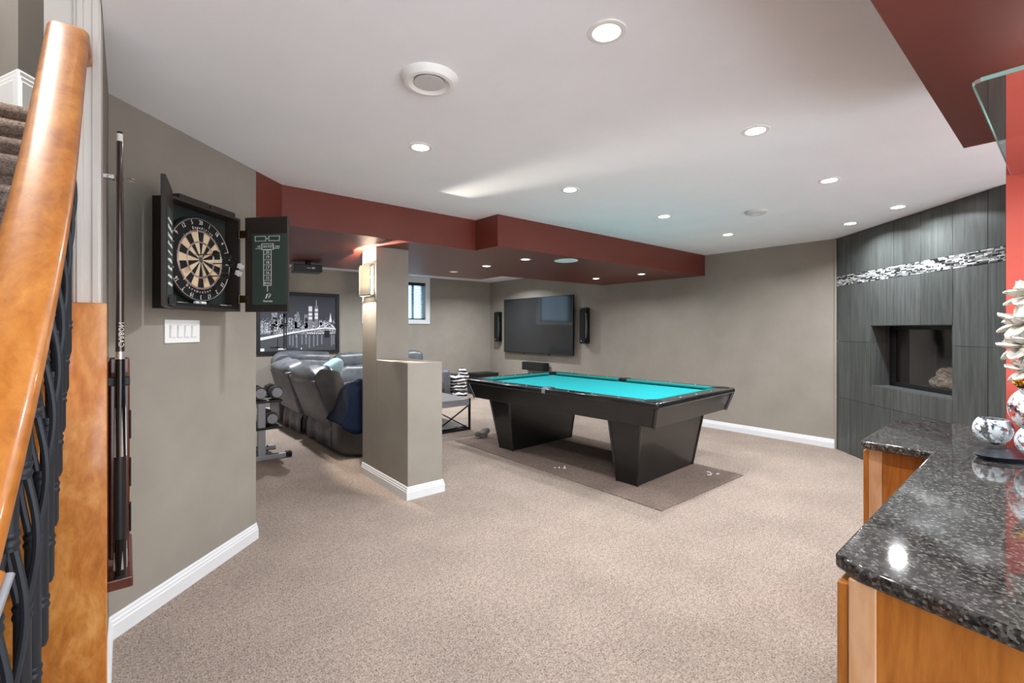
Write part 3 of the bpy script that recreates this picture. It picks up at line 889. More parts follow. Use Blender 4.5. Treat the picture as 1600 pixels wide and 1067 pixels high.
obj('spider_wire', m, 'wire', db, smooth=True)
m = MB(); ring(m, 0.219, -0.036, 0.0022)
obj('number_ring', m, 'wire', db, smooth=True)
nums = [20, 1, 18, 4, 13, 6, 10, 15, 2, 17, 3, 19, 7, 16, 8, 11, 14, 9, 12, 5]
for k, v in enumerate(nums):
    a = math.radians(18 * k)
    text('number', str(v), 0.033, (0.200 * math.sin(a), -0.0345, 0.200 * math.cos(a)), (PI / 2, a, 0), 'cue_white', db, sx=0.8)
def arc_text(s, r, a_mid, step, flip, size):
    n = len(s)
    for i, ch in enumerate(s):
        a = math.radians(a_mid + (i - (n - 1) / 2) * step * (-1 if flip else 1))
        text('lettering', ch, size, (r * math.sin(a), -0.0342, r * math.cos(a)), (PI / 2, a + (PI if flip else 0), 0), 'cue_white', db, sx=0.9)
arc_text('Expedition', 0.1715, 5, 5.2, False, 0.021)
arc_text('Dartmaster', 0.1725, 185, 6.2, True, 0.021)

def dart(x, z, flmat, label, tilt=(0, 0)):
    e = thing('dart', label, 'dart', (0, 0, 0), 0, 'darts stuck in the dartboard')
    base = Vector(DW) + Vector((s2 * (bc[0] + x), s2 * (bc[0] + x), bc[2] + z)) + Vector((s2, -s2, 0)) * (0.014 + 0.0325)
    e.location = base; e.rotation_euler = (math.radians(90 + tilt[0]), 0, R45 + math.radians(tilt[1]))
    obj('point', MB().cyl((0, 0, 0.0), (0, 0, 0.03), 0.0007, 0.0014, 8), 'steel', e, smooth=True)
    obj('barrel', MB().cyl((0, 0, 0.03), (0, 0, 0.08), 0.0035, n=12), 'brass', e, smooth=True)
    obj('shaft', MB().cyl((0, 0, 0.08), (0, 0, 0.125), 0.0022, n=8), 'black', e, smooth=True)
    m = MB()
    prof = [(0.0, 0.112), (0.018, 0.122), (0.019, 0.142), (0.006, 0.152), (0.0, 0.152)]
    for q in range(4):
        a = q * PI / 2 + 0.5
        P = [Vector((r * math.cos(a), r * math.sin(a), h)) for r, h in prof]
        nn = Vector((-math.sin(a), math.cos(a), 0)) * 0.0004
        m.hexa([p - nn for p in P], [p + nn for p in P])
    bmesh.ops.recalc_face_normals(m.bm, faces=m.bm.faces[:])
    obj('flight', m, flmat, e)
    return e
dart(0.035, 0.030, 'flight', 'dart stuck right of the bull with a dark green flight, highest of the darts', (3, 0))
dart(-0.055, 0.018, 'flight', 'dart stuck left of the bull with its dark flight across the middle', (-2, 0))
dart(0.055, -0.012, 'flight', 'dart stuck level with the bull at the right, dark flight', (0, 0))
dart(0.135, -0.014, 'flight_white', 'dart with a pale flight in the outer wedge, upper of two pale ones', (2, 0))
dart(0.118, -0.055, 'flight_white', 'dart with a pale flight in the outer wedge, lower of two pale ones', (2, 0))
dart(0.018, -0.085, 'flight', 'dart stuck below the bull with a dark flight, lowest of the darts', (0, 0))
# chalk and spare darts lying on the cabinet's little shelf
def on_wall(x, out, z): return (DW[0] + s2 * x + s2 * out, DW[1] + s2 * x - s2 * out, z)
for k, (x, L) in enumerate(((0.43, 0.022), (0.475, 0.036))):
    o = obj('chalk_stick', MB().cyl((-L / 2, 0, 0), (L / 2, 0, 0), 0.008, n=12), 'chalk', smooth=True)
    o.location = on_wall(x, 0.06, cz0 + 0.038); o.rotation_euler = (0, 0, R45)
    tag(o, ('short white chalk stub on the dartboard cabinet ledge', 'longer white chalk stick on the dartboard cabinet ledge')[k], 'chalk')
for k, (x, a) in enumerate(((0.30, 8), (0.60, -6))):
    e = thing('spare_dart', ('spare dart lying on the cabinet ledge left of the chalk', 'spare dart lying on the cabinet ledge right of the chalk')[k], 'dart', on_wall(x, 0.055, cz0 + 0.0345), R45 + math.radians(a))
    obj('barrel', MB().cyl((-0.05, 0, 0), (0.01, 0, 0), 0.0038, n=10), 'brass', e, smooth=True)
    obj('shaft', MB().cyl((0.01, 0, 0), (0.06, 0, 0), 0.0022, n=8), 'cue_white', e, smooth=True)
    obj('flight', MB().box(0.05, 0.08, -0.012, 0.012, -0.0005, 0.0005), 'flight_white', e)

# switch plate
sp = thing('light_switch', 'white four-gang light switch plate below the dartboard cabinet', 'light switch', (DW[0], DW[1], 0), R45)
obj('plate', MB().box(0.290, 0.520, -0.007, -0.0005, 1.298, 1.418, 0.003), 'white_plastic', sp)
for k in range(4):
    x = 0.334 + k * 0.047
    obj('switch_surround', MB().box(x - 0.018, x + 0.018, -0.0085, -0.006, 1.324, 1.392), 'grey_plastic', sp)
    mt = Matrix.Translation((x, -0.010, 1.358)) @ Matrix.Rotation(math.radians(5), 4, 'X')
    obj('rocker', MB().box(-0.014, 0.014, -0.004, 0.003, -0.030, 0.030, 0.001, mtx=mt), 'white_plastic', sp)

# ------------------------------------------------------------------ cue rack and cues at the stair wall
cr = thing('cue_rack', 'mahogany pool cue rack with chrome clip on the wall by the stairs', 'cue rack', (-0.06, 2.02, 0))
obj('back_board', MB().box(0.0, 0.014, 0.0, 0.40, 0.55, 1.26), 'mahogany', cr, bevel=0.003)
obj('side_board', MB().box(0.014, 0.070, 0.13, 0.145, 0.56, 1.27), 'mahogany', cr, bevel=0.006)
obj('tray', MB().box(0.0, 0.078, -0.02, 0.40, 0.515, 0.55), 'mahogany', cr, bevel=0.004)
for z in (0.70, 0.86, 1.03):
    obj('edge_block', MB().box(0.070, 0.074, 0.128, 0.148, z - 0.05, z + 0.05), 'black', cr, bevel=0.001)
obj('clip_base', MB().box(0.0, 0.03, -0.01, 0.02, 1.862, 1.876), 'chrome', cr, bevel=0.002)
for sx in (-1, 1): obj('clip_arm', MB().tube([(0.044 + sx * 0.036, 0.0, 1.868), (0.044 + sx * 0.028, -0.008, 1.868), (0.044 + sx * 0.018, -0.004, 1.868)], 0.006, 8), 'chrome', cr, smooth=True)
obj('upper_holder', MB().box(0.0, 0.07, 0.012, 0.035, 1.18, 1.21), 'black', cr, bevel=0.003)
def cue(loc, label):
    e = thing('pool_cue', label, 'pool cue', loc, 0)
    obj('ferrule', MB().cyl((0, 0, 1.437), (0, 0, 1.462), 0.0085, 0.008, 16), 'cue_white', e, smooth=True)
    obj('tip', MB().cyl((0, 0, 1.462), (0, 0, 1.469), 0.0082, 0.007, 16), 'black', e, smooth=True)
    obj('shaft', MB().cyl((0, 0, 0.745), (0, 0, 1.437), 0.0125, 0.0088, 20), mat('cue_shaft_%d' % len(bpy.data.materials), (58, 45, 38), 0.16, 0.3, coat=0.8), e, smooth=True)
    obj('joint_ring', MB().cyl((0, 0, 0.720), (0, 0, 0.745), 0.0130, n=20), 'wire', e, smooth=True)
    obj('forearm', MB().cyl((0, 0, 0.40), (0, 0, 0.720), 0.0158, 0.0132, 20), 'black_gloss', e, smooth=True)
    obj('wrap', MB().cyl((0, 0, 0.13), (0, 0, 0.40), 0.0172, 0.0160, 20), 'black', e, smooth=True)
    obj('butt_sleeve', MB().cyl((0, 0, 0.012), (0, 0, 0.13), 0.0178, 0.0174, 20), 'black_gloss', e, smooth=True)
    obj('bumper', MB().cyl((0, 0, 0), (0, 0, 0.012), 0.015, n=16), 'rubber', e, smooth=True)
    m = MB()
    for q in range(5):
        a = q * 2 * PI / 5 - 1.2
        for h0, h1, r in ((0.40, 0.56, 0.0162), (0.03, 0.09, 0.0180)):
            p = Vector((math.cos(a) * r, math.sin(a) * r, 0)); t_ = Vector((-math.sin(a), math.cos(a), 0)) * 0.0035
            V = [p - t_ + Vector((0, 0, h0)), p + t_ + Vector((0, 0, h0)), p * (0.90 if h0 > 0.1 else 1.0) + Vector((0, 0, h1))]
            o_ = p.normalized() * 0.0006
            m.hexa([v - o_ for v in V], [v + o_ for v in V])
    bmesh.ops.recalc_face_normals(m.bm, faces=m.bm.faces[:])
    obj('inlay', m, 'wire', e)
    return e
c1 = cue((-0.016, 2.012, 0.551), 'pool cue with dark shaft and white ferrule standing at the front of the rack')
text('lettering', 'CARBON', 0.020, (0.003, -0.0128, 0.80), (0, -PI / 2, math.radians(-90)), 'cue_white', c1)
c2 = cue((-0.0166, 2.085, 0.551), 'second pool cue standing behind the front cue in the rack')

# ------------------------------------------------------------------ stair railing, close to the camera on the left
sr = thing('stair_railing', 'honey wood stair handrail with black iron balusters at the left edge', 'railing', (-0.125, 1.35, 0))
def rail_z(y):                                       # centre line of the handrail: a slope that levels off into the post
    return 2.395 - 1.12 * (1.98 - y) if y < 1.80 else 2.195 + 0.022 * (1 - (1 - min(1, (y - 1.80) / 0.06)) ** 2)
def rail_x(y): return -0.034 * max(0.0, (1.42 - y) / 0.6) ** 2
ys = [2.0, 1.94, 1.88, 1.86, 1.84, 1.82] + [1.80 - i * 0.06 for i in range(19)]
def flat_rail(pts, w, h, n=20):
    """rounded rectangular section swept along pts that run in the y-z plane"""
    m = MB(); rings = []
    for i, p in enumerate(pts):
        p = Vector(p); d = (Vector(pts[min(i + 1, len(pts) - 1)]) - Vector(pts[max(i - 1, 0)])).normalized()
        a = Vector((1, 0, 0)); b = d.cross(a).normalized()
        ring_ = []
        for k in range(n):
            th_ = 2 * PI * k / n
            c, s_ = math.cos(th_), math.sin(th_)
            ring_.append(m.bm.verts.new(p + a * math.copysign(abs(c) ** 0.55, c) * w / 2 + b * math.copysign(abs(s_) ** 0.75, s_) * h / 2))
        rings.append(ring_)
    for A, B in zip(rings, rings[1:]):
        for k in range(n): m.bm.faces.new((A[k], A[(k + 1) % n], B[(k + 1) % n], B[k]))
    m.bm.faces.new(rings[0][::-1]); m.bm.faces.new(rings[-1])
    bmesh.ops.recalc_face_normals(m.bm, faces=m.bm.faces[:])
    return m
obj('handrail', flat_rail([(rail_x(y), y - 1.35, rail_z(y)) for y in ys], 0.088, 0.050), 'rail_wood', sr, smooth=True)
m = MB()
m.tube([(rail_x(y), y - 1.35, rail_z(y) - 0.035) for y in ys[6:]], 0.012, 8)
obj('under_rail', m, 'iron', sr, smooth=True)
def baluster(y):
    zt_, zb_ = rail_z(y) - 0.03, rail_z(y) - 0.03 - 0.87
    m = MB()
    L = zt_ - zb_
    # a post that splits into a bowed pair around an open eye half way up
    f0, f1 = 0.40, 0.64
    X = rail_x(y) - 0.004
    m.tube([(X, y - 1.35, zb_), (X, y - 1.35, zb_ + 0.012), (X, y - 1.35, zb_ + L * f0)], [0.008, 0.0115, 0.0115], 12)
    b = obj('baluster', m, 'iron', sr, smooth=True)
    obj('upper_post', MB().tube([(X, y - 1.35, zb_ + L * f1), (X, y - 1.35, zt_)], 0.0115, 12), 'iron', b, smooth=True)
    for sgn in (-1, 1):
        pts = []
        for i in range(21):
            f_ = i / 20
            pts.append((X + sgn * (0.005 + 0.0125 * math.sin(PI * f_) ** 1.2), y - 1.35, zb_ + L * (f0 - 0.01 + (f1 - f0 + 0.02) * f_)))
        obj('bowed_bar', MB().tube(pts, 0.0058, 8), 'iron', b, smooth=True)
    for f_ in (0.10, f0 - 0.02, f1 + 0.02, 0.9):
        z = zb_ + L * f_
        c = MB().lathe([(0.0, -0.012), (0.0125, -0.012), (0.0138, -0.008), (0.0125, -0.003), (0.0112, 0.0), (0.0125, 0.003), (0.0138, 0.008), (0.0125, 0.012), (0.0, 0.012)], 14, (X, y - 1.35, z))
        obj('collar', c, 'iron', b, smooth=True)
for k in range(13):
    baluster(1.80 - k * 0.082)
def sz(y): return rail_z(y) - 0.90
sg = MB().hexa([(-0.055, -0.65, sz(0.70) - 0.30), (-0.03, -0.65, sz(0.70) - 0.30), (-0.03, 0.60, sz(1.79) - 0.14), (-0.055, 0.60, sz(1.79) - 0.14)],
               [(-0.055, -0.65, sz(0.70) + 0.12), (-0.03, -0.65, sz(0.70) + 0.12), (-0.03, 0.60, sz(1.79) + 0.28), (-0.055, 0.60, sz(1.79) + 0.28)])
bmesh.ops.recalc_face_normals(sg.bm, faces=sg.bm.faces[:])
obj('stringer', sg, 'maple', sr)
for k in range(13):
    y = 1.80 - k * 0.082; z = sz(y) + 0.08
    obj('fixing_pin', MB().cyl((-0.035, y - 1.35, z), (rail_x(y) - 0.004, y - 1.35, z), 0.005, n=8), 'iron', sr)

# end of the lower handrail near the lens
lr = thing('lower_handrail', 'short end of a lower wood handrail with metal strip at bottom left', 'handrail', (-0.098, 0.55, 1.165))
pts = [(0.0 - 0.012 * i, 0.03 - 0.05 * i, 0.0 - 0.052 * i) for i in range(8)]
m = MB(); m.tube(pts, 0.020, 14, ry=0.02, up=(0, 0, 1))
obj('rail', m, 'rail_wood', lr, smooth=True)
m = MB(); m.tube([(p[0] + 0.021, p[1], p[2] - 0.004) for p in pts], 0.004, 10)
obj('metal_strip', m, 'steel', lr, smooth=True)

obj('newel_post', MB().box(-0.115, -0.075, -0.345, -0.305, -1.165, -0.36), 'iron', lr, bevel=0.004)

# ------------------------------------------------------------------ lamps, vents and alarms in the ceilings
def pot(x, y, z, label, on=True, watts=POT_W, r=0.048):
    e = thing('recessed_light', label, 'ceiling light', (x, y, z), 0, 'recessed lights in the white ceiling' if z > 2.3 else 'recessed lights under the red dropped ceiling')
    obj('trim_ring', MB().lathe([(r, 0.0), (r, -0.004), (r + 0.008, -0.0055), (r + 0.018, -0.003), (r + 0.02, 0.0)], 36), 'white_plastic', e, smooth=True)
    obj('lens', MB().cyl((0, 0, -0.0028), (0, 0, -0.0005), r, n=32), 'lamp_glow' if on else 'lamp_off_glow', e)
    if on:
        light('lamp', 'AREA', (0, 0, -0.012), watts, 0.09, (0, 0, 0), (0.955, 1.0, 1.045), 150, e)
C2 = CEIL - 0.0006
for x, y, lb_ in (
    (1.29, 1.045, 'recessed light nearest the camera, top centre of the white ceiling'),
    (1.29, 2.38, 'recessed light in the white ceiling just past the round air vent'),
    (2.53, 1.07, 'recessed light in the white ceiling right of centre, second one out from the camera'),
    (2.54, 2.40, 'recessed light in the white ceiling nearest the corner jog of the red soffit'),
    (3.77, 1.10, 'recessed light in the white ceiling left of the bar, third out along its row'),
    (3.81, 2.42, 'recessed light in the white ceiling facing the middle of the red soffit'),
    (5.07, 2.435, 'recessed light in the white ceiling closest to the far end of the red soffit'),
    (5.04, 0.97, 'right-hand one of the two recessed lights washing the dark fireplace tiles'),
    (5.47, 1.42, 'left-hand one of the two recessed lights washing the dark fireplace tiles')):
    pot(x, y, C2, lb_)
# the same rows go on behind the camera
for x, y, lb_ in ((1.29, -0.3, 'recessed light in the white ceiling over the spot behind the bar'),
                  (0.35, 1.2, 'recessed light in the white ceiling beside the stair opening')):
    pass
S2 = SOF - 0.0006
for x, y, lb_, on in (
    (3.29, 4.46, 'lit soffit light above the far end of the pool table, left one', True),
    (3.30, 3.77, 'lit soffit light left of the big white disc in the red soffit', True),
    (5.35, 4.53, 'lit soffit light at the far right of the red soffit, further from the camera', True),
    (5.39, 3.77, 'lit soffit light at the far right of the red soffit, nearer to the camera', True),
    (3.29, 5.18, 'unlit recessed light in the red soffit near the window', False)):
    pot(x, y, S2, lb_, on, SOFFIT_W, 0.040)
pot(1.95, -0.05, S2, 'recessed light under the red bulkhead over the granite bar', True, 10, 0.048)
pot(1.5, 6.9, C2, 'unseen fill light added in the ceiling over the leather sofa', True, 30)  # this and the next two are added out of view to brighten the sofa end
pot(3.6, 7.0, C2, 'unseen fill light added in the ceiling in front of the window wall', True, 22)
pot(5.4, 7.0, C2, 'unseen fill light added in the ceiling before the television', True, 22)

v = thing('air_vent', 'round white air diffuser in the ceiling between the nearest lights', 'air vent', (0.965, 1.705, CEIL))
obj('cone', MB().lathe([(0.0, -0.002), (0.058, -0.002), (0.06, -0.012), (0.085, -0.028), (0.10, -0.026), (0.116, -0.006), (0.118, 0.0)], 48), 'white_plastic', v, smooth=True)
obj('damper', MB().lathe([(0.0, -0.024), (0.060, -0.022), (0.062, -0.018), (0.05, -0.012)], 40), 'grey_plastic', v, smooth=True)
v = thing('smoke_alarm', 'flat white smoke alarm on the ceiling above the pool table foot', 'smoke alarm', (4.267, 1.80, CEIL))
obj('body', MB().lathe([(0.0, -0.03), (0.06, -0.03), (0.085, -0.02), (0.092, -0.006), (0.092, 0.0)], 40), 'grey_plastic', v, smooth=True)
obj('grille', MB().lathe([(0.0, -0.034), (0.03, -0.033), (0.034, -0.029)], 30), 'white_plastic', v, smooth=True)
v = thing('ceiling_speaker', 'large white disc speaker in the underside of the red soffit', 'speaker', (3.70, 3.555, SOF))
obj('bezel', MB().lathe([(0.118, 0.0), (0.118, -0.006), (0.128, -0.006), (0.13, 0.0)], 48), 'white_plastic', v, smooth=True)
obj('grille', MB().lathe([(0.0, -0.004), (0.118, -0.003), (0.118, 0.0)], 48), mat('speaker_grille', (236, 236, 236), 0.8), v, smooth=True)

# wall lamp on the column's left face
sc = thing('wall_sconce', 'frosted glass wall sconce on the left face of the column', 'wall lamp', (1.74, 4.18, 1.82))
m = MB(); m.box(-0.014, 0.0, -0.11, 0.11, -0.15, 0.14); 
obj('back_plate', m, 'chrome', sc, bevel=0.003)
m = MB(); n_ = 12
P = [(-0.040 - 0.035 * math.sin(PI * i / n_), -0.12 + 0.26 * i / n_) for i in range(n_ + 1)]
for (xa, ya), (xb, yb2) in zip(P, P[1:]):
    m.hexa([(xa, ya, -0.135), (xa + 0.005, ya, -0.135), (xb + 0.005, yb2, -0.135), (xb, yb2, -0.135)], [(xa, ya, 0.135), (xa + 0.005, ya, 0.135), (xb + 0.005, yb2, 0.135), (xb, yb2, 0.135)])
bmesh.ops.remove_doubles(m.bm, verts=m.bm.verts[:], dist=0.0002)
obj('glass_shade', m, 'frosted', sc, smooth=True)
m = MB()
m.tube([(-0.01, -0.11, -0.142), (-0.045, -0.124, -0.142), (-0.084, 0.01, -0.142), (-0.045, 0.144, -0.142), (-0.01, 0.11, -0.142)], 0.006, 8)
m.tube([(-0.043, -0.124, -0.142), (-0.043, -0.124, 0.13)], 0.003, 6); m.tube([(-0.043, 0.144, -0.142), (-0.043, 0.144, 0.13)], 0.003, 6)
obj('bracket', m, 'chrome', sc, smooth=True)
light('lamp', 'POINT', (-0.052, 0.0, 0.03), SCONCE_W, 0.008, color=(1, 0.90, 0.78), parent=sc)

# ------------------------------------------------------------------ television and speakers on the right wall
# local frame: x to the right as seen from the room, -y out of the wall
TR = math.radians(-90)
def tvx(Y): return 7.759 - Y
tv = thing('television', 'large flat television mounted on the taupe wall between two speakers', 'television', (6.27, 7.76, 0), TR)
obj('screen', MB().box(0.012, 1.972, -0.082, -0.078, 0.902, 1.978), 'screen', tv)
m = MB(); m.box(0.0, 0.012, -0.084, -0.04, 0.886, 1.99); m.box(1.972, 1.984, -0.084, -0.04, 0.886, 1.99); m.box(0.012, 1.972, -0.084, -0.04, 0.886, 0.902); m.box(0.012, 1.972, -0.084, -0.04, 1.978, 1.99)
obj('bezel', m, 'black', tv, bevel=0.002)
obj('housing', MB().box(0.012, 1.972, -0.078, -0.04, 0.902, 1.978), 'black', tv)
obj('wall_mount', MB().box(0.6, 1.4, -0.04, -0.001, 1.15, 1.7), 'black', tv)
for x in (0.60, 1.32): obj('cable_tab', MB().box(x, x + 0.02, -0.05, -0.03, 0.862, 0.886), 'black', tv)
def tower(Y, label, z0, z1):
    e = thing('wall_speaker', label, 'speaker', (6.27, Y, 0), TR, 'speakers beside the television')
    obj('body', MB().box(-0.09, 0.09, -0.11, -0.02, z0, z1, 0.02, 3), 'black_gloss', e, smooth=True)
    obj('grille', MB().box(-0.078, 0.05, -0.116, -0.108, z0 + 0.02, z1 - 0.02, 0.006), mat('speaker_cloth', (16, 16, 16), 0.9) if 'speaker_cloth' not in bpy.data.materials else bpy.data.materials['speaker_cloth'], e)
    obj('trim_strip', MB().box(0.062, 0.072, -0.1125, -0.108, z0 + 0.1, z1 - 0.1), 'chrome', e)
    obj('badge', MB().box(-0.05, -0.02, -0.119, -0.1155, z0 + 0.035, z0 + 0.06), 'chrome', e)
    obj('bracket', MB().box(-0.03, 0.03, -0.02, -0.0005, z0 + 0.2, z1 - 0.2), 'black', e)
tower(7.985, 'slim black wall speaker left of the television', 1.097, 1.741)
tower(5.51, 'slim black wall speaker right of the television', 1.112, 1.745)
e = thing('centre_speaker', 'black centre speaker box fixed below the television', 'speaker', (6.27, 6.76, 0), TR)
obj('body', MB().box(-0.32, 0.32, -0.17, -0.03, 0.562, 0.718, 0.008), 'black', e)
obj('grille', MB().box(-0.30, 0.30, -0.176, -0.168, 0.575, 0.705, 0.004), bpy.data.materials['speaker_cloth'], e)
obj('bracket', MB().box(-0.1, 0.1, -0.03, -0.0005, 0.60, 0.68), 'black', e)
e = thing('subwoofer', 'black subwoofer box standing on the carpet in the far corner', 'subwoofer', (5.87, 8.08, 0))
obj('cabinet', MB().box(-0.27, 0.27, -0.2, 0.2, 0.02, 0.44, 0.01), 'black', e)
obj('grille', MB().box(-0.25, 0.25, -0.206, -0.199, 0.05, 0.42, 0.003), bpy.data.materials['speaker_cloth'], e)
for sx in (-1, 1):
    for sy in (-1, 1): obj('foot', MB().cyl((sx * 0.22, sy * 0.15, 0), (sx * 0.22, sy * 0.15, 0.022), 0.02, n=12), 'rubber', e)

# ------------------------------------------------------------------ framed city print on the back wall
pc = thing('framed_print', 'black framed night photograph of a lit city skyline and bridge', 'picture', (1.60, YW, 0))
PX0, PX1, PZ0, PZ1 = 0.0, 1.31, 0.955, 1.985
fwid = 0.055
for x0, x1, z0, z1 in ((PX0, PX0 + fwid, PZ0, PZ1), (PX1 - fwid, PX1, PZ0, PZ1), (PX0 + fwid, PX1 - fwid, PZ0, PZ0 + fwid), (PX0 + fwid, PX1 - fwid, PZ1 - fwid, PZ1)):
    obj('frame_bar', MB().box(x0, x1, -0.035, -0.001, z0, z1), 'black', pc, bevel=0.003)
ux0, ux1, uz0, uz1 = PX0 + fwid, PX1 - fwid, PZ0 + fwid, PZ1 - fwid
def U(u): return ux0 + u * (ux1 - ux0)
def V(v_): return uz0 + v_ * (uz1 - uz0)
pr = obj('print', MB().box(ux0, ux1, -0.010, -0.002, uz0, uz1), 'print_sky', pc)
layer = [0.0100]
def flat(name, polys, mm):
    y0 = layer[0]; layer[0] += 0.0004
    m = MB()
    for P in polys:
        P = [(U(a), V(b)) for a, b in P]
        m.hexa([(x, -y0, z) for x, z in P], [(x, -y0 - 0.0004, z) for x, z in P])
    bmesh.ops.recalc_face_normals(m.bm, faces=m.bm.faces[:])
    obj(name, m, mm, pr)
def R_(a, b, c, d): return [(a, b), (c, b), (c, d), (a, d)]
random.seed(11)
flat('print_water', [R_(0, 0, 1, 0.33)], 'print_water')
flat('print_far_shore', [R_(0, 0.30, 1, 0.40)], 'print_city')
bl = []
x = 0.0
while x < 0.80:
    wd = random.uniform(0.03, 0.07); h = random.uniform(0.42, 0.60) if x < 0.66 else random.uniform(0.40, 0.52)
    bl.append(R_(x, 0.36, min(x + wd, 0.98), h)); x += wd * 0.9
bl += [R_(0.14, 0.4, 0.21, 0.68), R_(0.24, 0.4, 0.33, 0.66), R_(0.43, 0.4, 0.50, 0.66), R_(0.46, 0.66, 0.485, 0.71), R_(0.56, 0.4, 0.61, 0.66), R_(0.76, 0.38, 0.80, 0.56), R_(0.84, 0.38, 0.87, 0.55), R_(0.88, 0.38, 0.96, 0.45)]
flat('print_buildings', bl, 'print_city')
flat('print_buildings', [R_(0.15, 0.56, 0.205, 0.60), R_(0.57, 0.5, 0.60, 0.6), R_(0.72, 0.45, 0.75, 0.58), R_(0.30, 0.4, 0.335, 0.55), R_(0.13, 0.3, 0.16, 0.5)], 'print_black')
flat('print_sparkle', [R_(a_, b2, a_ + random.uniform(0.004, 0.012), b2 + random.uniform(0.006, 0.016)) for a_, b2 in ((random.uniform(0.0, 0.98), random.uniform(0.34, 0.56) - 0.02) for _ in range(230))], 'print_white')
flat('print_sparkle', [R_(a_, b2, a_ + random.uniform(0.006, 0.02), b2 + random.uniform(0.008, 0.02)) for a_, b2 in ((random.uniform(0.0, 0.98), random.uniform(0.34, 0.58)) for _ in range(120))], 'print_grey')
flat('print_streaks', [R_(a_, 0.04 + random.uniform(0, 0.08), a_ + 0.018, 0.28) for a_ in [0.36, 0.40, 0.45, 0.52, 0.575, 0.62, 0.68, 0.73, 0.79, 0.93, 0.96]], 'print_grey')
flat('print_towers', [R_(0.615, 0.42, 0.668, 0.82), R_(0.70, 0.44, 0.748, 0.82)], 'print_grey')
flat('print_lights', [R_(0.617, v0_, 0.666, v0_ + 0.045) for v0_ in (0.57, 0.64, 0.72, 0.765)] + [R_(0.702, v0_, 0.746, v0_ + 0.05) for v0_ in (0.58, 0.64, 0.72)]
     + [R_(0.720, 0.82, 0.727, 0.93), [(0.905, 0.55), (0.94, 0.55), (0.922, 0.70)], R_(0.905, 0.52, 0.94, 0.55)]
     + [R_(0.02 + 0.03 * k, 0.335, 0.035 + 0.03 * k, 0.35) for k in range(4)] + [R_(0.60 + 0.03 * k, 0.30, 0.615 + 0.03 * k, 0.318) for k in range(12)]
     + [R_(0.45, 0.24, 0.455, 0.29), R_(0.58, 0.24, 0.585, 0.29)], 'print_white')
flat('print_deck', [[(0, 0.19), (0.28, 0.27), (0.55, 0.34), (0.86, 0.40), (1, 0.38), (1, 0.40), (0.86, 0.425), (0.55, 0.37), (0.28, 0.31), (0, 0.24)], [(0.72, 0.40), (0.85, 0.50), (0.86, 0.50), (0.74, 0.40)], [(0.90, 0.50), (0.98, 0.40), (0.99, 0.41), (0.905, 0.505)], [(0.82, 0.41), (0.895, 0.50), (0.905, 0.50), (0.835, 0.41)], R_(0.0, 0.0, 0.05, 0.05), R_(0.22, 0.02, 0.32, 0.045), R_(0.515, 0.02, 0.528, 0.05)], 'print_white')
flat('print_bridge', [R_(0.285, 0.03, 0.305, 0.66), R_(0.315, 0.03, 0.33, 0.60), R_(0.285, 0.60, 0.335, 0.68), R_(0.835, 0.23, 0.91, 0.365), R_(0.12, 0.05, 0.24, 0.075), R_(0.30, 0.025, 0.45, 0.035), R_(0.21, 0.03, 0.22, 0.22), [(0.28, 0.265), (0.55, 0.335), (0.86, 0.39), (0.86, 0.40), (0.55, 0.345), (0.28, 0.275)]], 'print_black')

# ------------------------------------------------------------------ projector hung under the soffit
pj = thing('projector', 'black projector hanging below the red soffit beside the framed print', 'projector', (1.575, 5.5, 2.117), math.radians(-8))
obj('body', MB().box(-0.16, 0.13, -0.12, 0.12, -0.115, -0.035, 0.006), 'black', pj)
obj('side_vent', MB().box(-0.163, -0.158, -0.10, 0.10, -0.105, -0.045), 'steel', pj)
obj('mount', MB().cyl((0, 0, -0.036), (0, 0, 0), 0.03, n=14), 'black', pj)
obj('indicator_marks', MB().box(-0.03, 0.015, -0.1215, -0.119, -0.078, -0.073).box(0.025, 0.04, -0.1215, -0.119, -0.083, -0.066).box(0.046, 0.052, -0.1215, -0.119, -0.083, -0.066), 'wire', pj)

